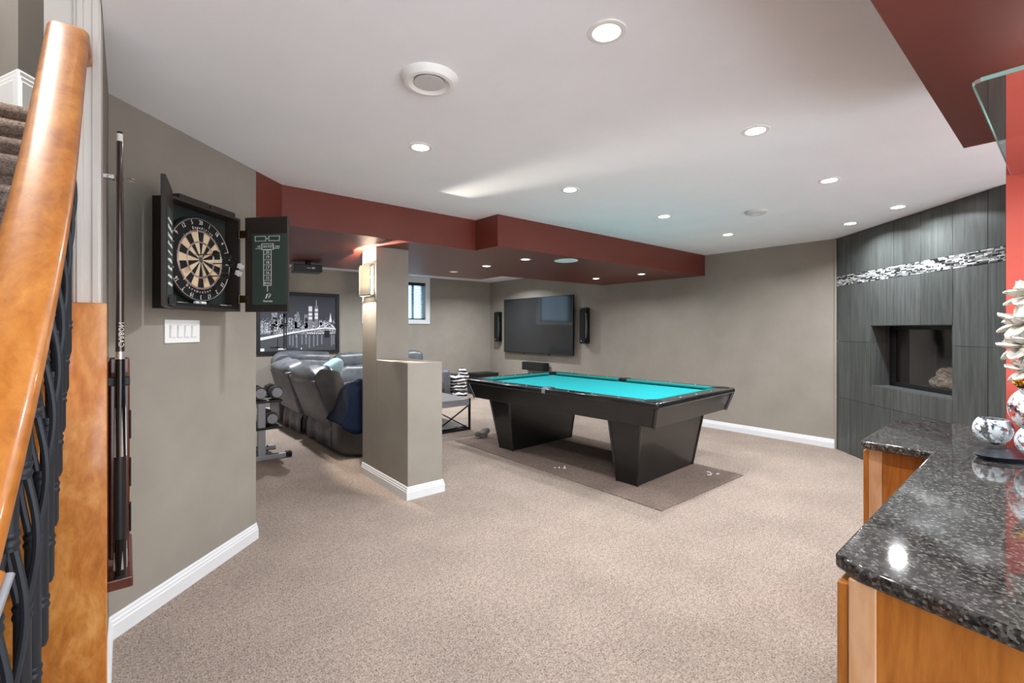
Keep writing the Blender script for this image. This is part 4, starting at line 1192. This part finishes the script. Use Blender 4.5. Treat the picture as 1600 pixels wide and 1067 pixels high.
# ------------------------------------------------------------------ sectional sofa
LG = 'units of the grey leather sectional sofa'
def rbox(m, x0, x1, y0, y1, z0, z1, r): m.box(x0, x1, y0, y1, z0, z1, r, 3)
def seat_unit(label, loc, rot, width, recl=0.0, skirt=True):
    """local frame: sits facing -y, back along y = 0 .. width along x"""
    e = thing('sofa_unit', label, 'sofa', loc, rot, LG)
    w_ = width
    m = MB(); rbox(m, 0.01, w_ - 0.01, -0.92, -0.06, 0.06, 0.30, 0.03); obj('base', m, 'leather_dark', e, smooth=True)
    m = MB(); m.pillow((w_ / 2, -0.56, 0.38), (w_ - 0.02, 0.80, 0.22), (0.25, 0.45), (40, 16), noise=0.02, seed=3); obj('seat_cushion', m, 'leather', e, smooth=True)
    # rear shell leaning back
    th_ = math.radians(14 + recl)
    mt = Matrix.Translation((0, -0.12, 0.30)) @ Matrix.Rotation(-th_, 4, 'X')
    m = MB(); m.box(0.012, w_ - 0.012, 0.0, 0.10, 0.0, 0.56, 0.02, 3, mtx=mt); obj('back_shell', m, 'leather_back', e, smooth=True)
    m = MB()
    m.pillow((0, 0, 0), (w_ - 0.04, 0.26, 0.36), (0.3, 0.6), (40, 16), noise=0.025, seed=5, mtx=mt @ Matrix.Translation((w_ / 2, -0.10, 0.24)))
    obj('backrest', m, 'leather', e, smooth=True)
    m = MB()
    m.pillow((0, 0, 0), (w_ - 0.03, 0.27, 0.29), (0.3, 0.7), (40, 16), noise=0.03, seed=9, mtx=mt @ Matrix.Translation((w_ / 2, -0.04, 0.52)))
    obj('headrest', m, 'leather', e, smooth=True)
    if skirt:
        m = MB(); nx = 16
        prev = None
        for i in range(nx + 1):
            x = 0.015 + (w_ - 0.03) * i / nx
            yy = -0.045 + 0.014 * math.sin(i * 1.1) + 0.01 * math.sin(i * 2.7)
            cur = [m.bm.verts.new((x, -0.10, 0.36)), m.bm.verts.new((x, yy + 0.01, 0.20)), m.bm.verts.new((x, yy + 0.02, 0.03 + 0.012 * math.sin(i * 0.9)))]
            if prev:
                for a in range(2): m.bm.faces.new((prev[a], cur[a], cur[a + 1], prev[a + 1]))
            prev = cur
        s_ = obj('rear_skirt', m, 'leather_back', e, smooth=True)
        s_.modifiers.new('solid', 'SOLIDIFY').thickness = 0.006
    for x in (0.08, w_ - 0.08):
        for y in (-0.86, -0.16): obj('foot', MB().cyl((x, y, 0), (x, y, 0.065), 0.022, n=12), 'rubber', e)
    return e
# left row faces the television (+x): local -y -> +x means a turn of +90 degrees
RL = math.radians(90)
near_unit = seat_unit('grey leather recliner nearest the column, its slanted vinyl back towards the camera', (1.74, 5.28, 0), RL, 1.06, 6)
m = MB(); pol = [(-0.03, 0.30), (-0.27, 0.34), (-0.22, 0.62), (-0.10, 0.90), (0.10, 0.93), (0.17, 0.84)]
m.hexa([(-0.006, y, z) for y, z in pol], [(0.02, y, z) for y, z in pol]); bmesh.ops.recalc_face_normals(m.bm, faces=m.bm.faces[:])
obj('side_panel', m, 'leather_dark', near_unit, smooth=True, bevel=0.012, seg=3)
seat_unit('grey leather recliner beyond the nearest one, half hidden behind the dumbbell stand', (1.70, 6.37, 0), RL, 0.95, 2)
# rounded end arm of the near recliner
e = thing('sofa_unit', 'rounded dark leather end arm of the sofa under the navy blanket', 'sofa', (1.74, 4.80, 0), 0, LG)
pl = []
for i in range(9):
    a = PI + PI / 2 * i / 8
    pl.append((0.30 + 0.29 * math.cos(a) + 0.0, 0.30 + 0.29 * math.sin(a)))
for i in range(9):
    a = -PI / 2 + PI / 2 * i / 8
    pl.append((0.80 + 0.14 * math.cos(a), 0.15 + 0.14 * math.sin(a)))
pl += [(0.94, 0.46), (0.01, 0.46)]
m = MB().prism(pl, 0.03, 0.46); obj('arm', m, 'leather_dark', e, smooth=True, bevel=0.03, seg=3)
for x, y in ((0.2, 0.2), (0.8, 0.2), (0.2, 0.42), (0.8, 0.42)): obj('foot', MB().cyl((x, y, 0), (x, y, 0.035), 0.02, n=12), 'rubber', e)
# corner wedge
e = thing('sofa_unit', 'grey leather corner wedge of the sofa below the framed print', 'sofa', (1.66, 7.36, 0), 0, LG)
m = MB(); m.prism([(0.05, 0.0), (0.95, 0.0), (1.02, 0.08), (1.02, 0.92), (0.35, 0.92), (0.05, 0.60)], 0.05, 0.34); obj('base', m, 'leather_dark', e, smooth=True, bevel=0.02)
m = MB(); m.prism([(0.28, 0.02), (0.94, 0.02), (1.0, 0.08), (1.0, 0.72), (0.45, 0.72), (0.28, 0.52)], 0.34, 0.49); obj('seat_cushion', m, 'leather', e, smooth=True, bevel=0.05, seg=4)
m = MB()
m.tube([(0.16, 0.03, 0.62), (0.17, 0.30, 0.64), (0.26, 0.56, 0.66), (0.46, 0.74, 0.66), (0.74, 0.80, 0.64), (1.0, 0.80, 0.62)], [0.12] * 6, 16, ry=0.30, up=(0, 0, 1))
obj('backrest', m, 'leather', e, smooth=True)
m = MB()
m.tube([(0.12, 0.04, 0.86), (0.13, 0.30, 0.88), (0.22, 0.58, 0.90), (0.44, 0.78, 0.90), (0.74, 0.84, 0.88), (1.0, 0.84, 0.86)], [0.13] * 6, 16, ry=0.12, up=(0, 0, 1))
obj('headrest', m, 'leather', e, smooth=True)
# units along the back wall face the camera (-y)
seat_unit('grey leather sofa seat along the back wall, left of the column', (2.70, 8.15, 0), 0, 0.92, 0, False)
seat_unit('grey leather sofa seat along the back wall, showing right of the column', (3.63, 8.15, 0), 0, 0.80, 0, False)
e = thing('sofa_unit', 'upright grey leather end arm of the sofa beside the zebra throw', 'sofa', (4.44, 7.40, 0), 0, LG)
m = MB(); rbox(m, 0.0, 0.22, 0.0, 0.90, 0.04, 0.62, 0.07); obj('arm', m, 'leather_back', e, smooth=True)
for y in (0.1, 0.8): obj('foot', MB().cyl((0.11, y, 0), (0.11, y, 0.045), 0.02, n=12), 'rubber', e)

# navy blanket heaped over the end arm
from mathutils import noise as NZ
m = MB(); nx, ny = 46, 34; G = []
for i in range(nx + 1):
    row = []
    for j in range(ny + 1):
        u, v_ = i / nx, j / ny
        x = 1.70 + 0.97 * u; y = 4.77 + 0.495 * v_
        ed = min(u, v_ * 1.2, 1 - u, (1 - v_) * 1.6)
        z = 0.475 + 0.33 * min(1, max(0, ed) * 6.0) ** 0.6 * (0.62 + 0.38 * math.sin(PI * min(1, v_ * 1.1)))
        f_ = NZ.noise(Vector((x * 5.0, y * 7.0, 1.3))) * 0.06 + NZ.noise(Vector((x * 14, y * 9, 4.0))) * 0.022
        z += f_ * min(1, ed * 8)
        if v_ < 0.10: z = min(z, 0.475 - (0.10 - v_) * 2.2 * (0.55 + 0.4 * math.sin(u * 9)) + 0.05 * u)
        if u < 0.10: z = min(z, 0.50 - (0.10 - u) * 1.2)
        row.append(m.bm.verts.new((x, y, z)))
    G.append(row)
for i in range(nx):
    for j in range(ny): m.bm.faces.new((G[i][j], G[i + 1][j], G[i + 1][j + 1], G[i][j + 1]))
o = obj('blanket', m, 'navy', smooth=True, angle=80); so = o.modifiers.new('solid', 'SOLIDIFY'); so.thickness = 0.012; so.offset = 1
tag(o, 'navy blue fleece blanket heaped on the rounded sofa arm', 'blanket')
mt = Matrix.Rotation(math.radians(-18), 4, 'Y') @ Matrix.Rotation(math.radians(22), 4, 'X')
o = obj('cushion', MB().pillow((0, 0, 0), (0.46, 0.17, 0.46), (0.55, 0.55), (32, 20), mtx=mt), 'teal_fabric', smooth=True)
o.location = (2.22, 6.72, 0.715); o.rotation_euler = (0, 0, math.radians(35))
tag(o, 'pale teal square cushion leaning on the leather sofa seat', 'cushion')

# zebra throw bundled at the end arm
zt_ = thing('zebra_throw', 'black and white zebra striped throw bundled next to the sofa arm', 'throw', (4.86, 7.55, 0))
for k, (cx_, cy_, cz_, sx_, sy_, sz_) in enumerate(((0, 0, 0.11, 0.36, 0.40, 0.22), (0.02, 0.02, 0.28, 0.34, 0.36, 0.20), (0.0, 0.0, 0.42, 0.28, 0.32, 0.18))):
    obj('fold', MB().pillow((cx_, cy_, cz_), (sx_, sy_, sz_), (0.7, 0.6), (28, 16), noise=0.04, seed=k, fold=12), 'zebra', zt_, smooth=True)
mt = Matrix.Translation((0.14, -0.05, 0.50)) @ Matrix.Rotation(math.radians(50), 4, 'Y')
obj('rolled_end', MB().pillow((0, 0, 0), (0.26, 0.15, 0.14), (0.7, 0.7), (24, 14), mtx=mt, noise=0.02, fold=14), 'zebra', zt_, smooth=True)

# ------------------------------------------------------------------ coffee table
ct = thing('coffee_table', 'coffee table with grey top and black X-braced metal frame behind the column', 'table', (3.02, 5.27, 0))
TX, TY = 0.60, 1.15
obj('table_top', MB().box(0.0, TX, 0.0, TY, 0.335, 0.425), 'stone_top', ct, bevel=0.004)
obj('lower_shelf', MB().box(0.04, TX - 0.04, 0.04, TY - 0.04, 0.045, 0.062), 'stone_top', ct)
b_ = 0.026
for x in (0, TX - b_):
    for y in (-0.002, TY - b_ + 0.002): obj('leg', MB().box(x - 0.002 if x == 0 else x + 0.002, x + b_, y, y + b_, 0, 0.428), 'black', ct)
for y in (0, TY - b_): obj('bottom_bar', MB().box(b_, TX - b_, y, y + b_, 0.0, b_), 'black', ct)
for x in (0, TX - b_): obj('bottom_bar', MB().box(x, x + b_, b_, TY - b_, 0.0, b_), 'black', ct)
for y in (0.013, TY - 0.013):
    for a, c in ((0.02, TX - 0.02), (TX - 0.02, 0.02)):
        obj('cross_brace', MB().tube([(a, y, 0.02), (c, y, 0.335)], 0.010, 4), 'black', ct)

# ------------------------------------------------------------------ dumbbell stand at the end of the left wall
ds = thing('dumbbell_stand', 'grey steel dumbbell stand with black rubber foot behind the left wall', 'stand', (1.12, 5.42, 0))
obj('foot_bar', MB().box(-0.26, 0.20, -0.03, 0.03, 0.0, 0.05, 0.004), 'steel', ds)
obj('end_cap', MB().box(0.20, 0.26, -0.034, 0.034, 0.0, 0.056, 0.008), 'rubber', ds)
obj('upright', MB().box(-0.07, 0.0, -0.035, 0.035, 0.05, 0.60, 0.004), 'steel', ds)
obj('foot_bar', MB().box(-0.26, 0.20, 0.42, 0.48, 0.0, 0.05, 0.004), 'steel', ds)
obj('upright', MB().box(-0.07, 0.0, 0.415, 0.485, 0.05, 0.60, 0.004), 'steel', ds)
obj('cradle', MB().box(-0.14, 0.16, -0.05, 0.50, 0.60, 0.625, 0.003), 'black', ds)
obj('cradle', MB().box(-0.14, 0.16, -0.05, 0.50, 0.32, 0.345, 0.003), 'black', ds)
m = MB()
for z in (0.10, 0.15):
    for x in (-0.085, 0.015): m.cyl((x, -0.04, z), (x, -0.028, z), 0.009, n=8)
obj('bolts', m, 'black', ds, smooth=True)
def dumbbell(loc, label):
    e = thing('dumbbell', label, 'dumbbell', loc, 0)
    obj('handle', MB().cyl((0, 0.10, 0), (0, 0.26, 0), 0.016, n=14), 'chrome', e, smooth=True)
    for y0 in (0.0, 0.26):
        m = MB()
        for q in range(4):
            r_ = (0.062, 0.07, 0.07, 0.062)[q]
            m.cyl((0, y0 + q * 0.026, 0), (0, y0 + q * 0.026 + 0.022, 0), r_, n=8)
        obj('weight_plates', m, 'leather_dark', e)
    m = MB()
    for q in range(3): m.cyl((0.0, -0.02 - 0.004 * q, 0), (0, -0.004, 0), 0.05 - 0.016 * q, n=20)
    obj('chrome_cap', m, 'steel', e, smooth=True)
dumbbell((-0.02 + 1.10, 5.42, 0.696), 'chrome capped dumbbell on the top cradle of the stand, left one')
dumbbell((0.115 + 1.12, 5.42, 0.696), 'chrome capped dumbbell on the top cradle of the stand, right one')
dumbbell((0.078 + 1.12, 5.46, 0.416), 'dumbbell on the lower cradle of the grey stand')

# ------------------------------------------------------------------ bar
CT = 0.915
bcab = thing('bar_cabinet', 'amber wood bar cabinet with reflection-pale corner stile at the near end', 'cabinet', (1.085, 0.285, 0))
obj('carcass', MB().box(0.018, 1.24, -0.62, -0.02, 0.09, CT - 0.031), 'cabinet', bcab)
obj('end_panel', MB().box(0.004, 0.018, -0.62, -0.044, 0.0, CT - 0.031), 'cabinet', bcab, bevel=0.001)
obj('corner_stile', MB().box(0.0, 0.03, -0.044, 0.0, 0.0, CT - 0.031), 'stile', bcab, bevel=0.002)
obj('toe_kick', MB().box(0.03, 1.24, -0.10, -0.07, 0.0, 0.09), 'black', bcab)
for k in range(3):
    x = 0.004 + k * 0.412
    d_ = obj('door', MB().box(x, x + 0.406, 0.0, 0.02, 0.10, CT - 0.045), 'cabinet', bcab, bevel=0.003)
    obj('door_panel', MB().box(x + 0.06, x + 0.346, 0.018, 0.026, 0.16, CT - 0.105), 'cabinet', d_, bevel=0.006)
    h_ = MB(); h_.tube([(x + 0.375, 0.02, 0.70), (x + 0.375, 0.045, 0.71), (x + 0.375, 0.045, 0.79), (x + 0.375, 0.02, 0.80)], 0.005, 8)
    obj('handle', h_, 'steel', d_, smooth=True)
fc = thing('bar_cabinet', 'amber wood bar cabinet that juts forward at the far end of the bar', 'cabinet', (2.345, 0.545, 0))
obj('carcass', MB().prism([(0.016, -0.02), (0.016, -0.84), (0.318, -0.84), (0.318, -0.345), (0.62, -0.345), (0.56, -0.02)], 0.09, CT - 0.031), 'cabinet', fc)
obj('end_panel', MB().box(0.004, 0.016, -0.245, -0.044, 0.0, CT - 0.031), 'cabinet', fc)
obj('corner_stile', MB().box(0.0, 0.03, -0.044, 0.0, 0.0, CT - 0.031), 'stile', fc, bevel=0.002)
d_ = obj('door', MB().box(0.004, 0.55, 0.0, 0.02, 0.10, CT - 0.045), 'cabinet', fc, bevel=0.003)
obj('toe_kick', MB().box(0.03, 0.55, -0.10, -0.07, 0.0, 0.09), 'black', fc)
# granite top
P = [(1.055, -0.60), (1.034, 0.051), (1.077, 0.262), (1.117, 0.316), (2.300, 0.344), (2.306, 0.555), (2.316, 0.566)]
for i in range(7):
    a = math.radians(92 - i * 14); P.append((2.93 + 0.14 * math.cos(a) , 0.445 + 0.14 * math.sin(a)))
P += [(3.10, 0.34), (3.13, 0.20), (2.665, 0.19), (2.665, -0.60)]
m = MB().prism(P[::-1], CT - 0.031, CT); bmesh.ops.recalc_face_normals(m.bm, faces=m.bm.faces[:])
tag(obj('countertop', m, 'granite', smooth=True, bevel=0.007, seg=3), 'dark speckled granite countertop on the amber bar cabinets', 'countertop')
# glass shelf on the bar's back wall
gs = thing('glass_shelf', 'clear glass shelf above the bar against the coral wall', 'shelf', (1.60, 0.165, 1.97))
P = [(0.0, -0.62), (0.0, -0.02), (0.006, -0.006), (0.02, 0.0), (1.068, 0.0), (1.068, -0.62)]
obj('glass_plate', MB().prism(P[::-1], 0.0, 0.010), 'shelf_glass', gs)
m = MB(); m.box(-0.0015, 0.0005, -0.62, -0.015, 0.0, 0.010); m.box(0.015, 1.068, -0.0005, 0.0015, 0.0, 0.010)
obj('polished_edge', m, 'shelf_edge', gs)
obj('wall_clip', MB().box(1.04, 1.0695, -0.16, -0.12, -0.012, 0.018, 0.002), 'chrome', gs)

# globe glasses and decanter
tr_ = thing('decanter_tray', 'dark boat-shaped tray carrying the globe glasses on the granite', 'tray', (2.44, 0.10, CT + 0.0005), math.radians(-39.55))
m = MB(); n_ = 40
P = [(0.19 * math.copysign(abs(math.cos(2 * PI * k / n_)) ** 0.8, math.cos(2 * PI * k / n_)), 0.068 * math.copysign(abs(math.sin(2 * PI * k / n_)) ** 0.8, math.sin(2 * PI * k / n_))) for k in range(n_)]
m.hexa([(x * 0.93, y * 0.93, 0) for x, y in P], [(x, y, 0.016) for x, y in P])
obj('tray_base', m, mat('dark_tray', (28, 34, 42), 0.25), tr_, smooth=True)
obj('decanter_post', MB().cyl((0.115, 0.04, 0.016), (0.115, 0.04, 0.075), 0.02, 0.03, 20), bpy.data.materials['dark_tray'], tr_, smooth=True)
def globe_glass(loc, label, r=0.058):
    e = thing('globe_glass', label, 'glass', loc)
    pr_ = []
    for i in range(15):
        a = math.radians(-78 + 122 * i / 14); pr_.append((r * math.cos(a), r * 0.98 + r * math.sin(a)))
    pr_ = [(0.0, pr_[0][1])] + pr_
    inn = [(max(0, a_ - 0.0025), b2 + (0.003 if i < 4 else 0)) for i, (a_, b2) in enumerate(pr_)][::-1]
    inn[-1] = (0.0, inn[-1][1])
    obj('bowl', MB().lathe(pr_ + inn, 40), 'etched', e, smooth=True, angle=60)
    return e
globe_glass((2.545, 0.205, CT + 0.0165), 'left globe-shaped glass etched with a world map on the dark tray')
globe_glass((2.372, 0.083, CT + 0.0165), 'right globe-shaped glass etched with a world map, cut by the frame')
dcn = thing('globe_decanter', 'globe decanter etched with a world map and topped by a gold stopper', 'decanter', (2.525, 0.080, CT + 0.165))
obj('globe', MB().sphere((0, 0, 0), 0.088, (48, 32)), 'etched', dcn, smooth=True)
ax = Vector((-0.771 * 0.62, 0.637 * 0.62, 0.785)).normalized()
obj('neck', MB().cyl(ax * 0.078, ax * 0.125, 0.02, 0.016, 20), 'etched', dcn, smooth=True)
m = MB().cyl(ax * 0.125, ax * 0.136, 0.019, 0.019, 20); m.sphere(ax * 0.146, 0.015, (16, 10))
obj('stopper', m, 'gold', dcn, smooth=True)
obj('stand_cup', MB().lathe([(0.0, -0.0915), (0.04, -0.0915), (0.05, -0.078), (0.044, -0.078), (0.0, -0.0895)], 24), bpy.data.materials['dark_tray'], dcn, smooth=True)

# silk flowers in a white vase at the right edge
va = thing('flower_vase', 'tall white vase of silk blossoms on the granite, mostly outside the frame', 'vase', (2.12, 0.0, CT))
obj('vase', MB().lathe([(0.0, 0.0), (0.05, 0.0), (0.062, 0.06), (0.055, 0.16), (0.03, 0.24), (0.036, 0.26), (0.030, 0.26), (0.024, 0.24), (0.0, 0.2)], 32), 'white_plastic', va, smooth=True)
fl = thing('flower_spray', 'spray of layered white silk blossoms hanging at the right edge', 'flowers', (2.12, 0.0, CT + 0.2))
stem_pts = [(0, 0, 0.03), (-0.004, 0.01, 0.2), (-0.01, 0.03, 0.35), (-0.02, 0.055, 0.42), (-0.03, 0.07, 0.38), (-0.04, 0.085, 0.28), (-0.04, 0.09, 0.18)]
obj('stem', MB().tube(stem_pts, 0.004, 8), 'twig', fl, smooth=True)
def petal(L, W, curl):
    m = MB(); nu, nv = 8, 6; G = []
    for i in range(nu + 1):
        u = i / nu; row = []
        wd = W * (math.sin(PI * (0.08 + 0.86 * u)) ** 0.7)
        for j in range(nv + 1):
            v_ = j / nv * 2 - 1
            row.append(m.bm.verts.new((u * L, v_ * wd / 2, curl * L * (u ** 2) + 0.18 * wd * v_ * v_ + 0.006 * math.sin(9 * v_ + 3 * u))))
        G.append(row)
    for i in range(nu):
        for j in range(nv): m.bm.faces.new((G[i][j], G[i + 1][j], G[i + 1][j + 1], G[i][j + 1]))
    me = bpy.data.meshes.new('petal'); m.bm.to_mesh(me); m.bm.free()
    me.materials.append(M['petal']); me.polygons.foreach_set('use_smooth', [True] * len(me.polygons))
    return me
pm = [petal(0.062, 0.058, 0.12), petal(0.055, 0.05, 0.5), petal(0.066, 0.05, -0.1)]
random.seed(21)
for bx, by, bz, sc_ in ((-0.030, 0.085, 0.355, 1.0), (-0.036, 0.092, 0.275, 1.15), (-0.040, 0.096, 0.205, 1.05), (-0.034, 0.088, 0.135, 0.9)):
    b = obj('blossom', MB().sphere((bx, by, bz), 0.010, (10, 8)), 'twig', fl, smooth=True)
    for ringn, (cnt, tilt, mi) in enumerate(((7, 4, 0), (6, -22, 2), (5, 40, 1))):
        for k in range(cnt):
            o = bpy.data.objects.new('petal', pm[mi]); COL.objects.link(o); o.parent = b
            o.location = (bx, by, bz - 0.004 * ringn)
            o.rotation_euler = (random.uniform(-0.25, 0.25), math.radians(-tilt + random.uniform(-10, 10)), 2 * PI * k / cnt + ringn * 0.4 + random.uniform(-0.2, 0.2))
            o.scale = (sc_,) * 3
            so = o.modifiers.new('solid', 'SOLIDIFY'); so.thickness = 0.0012
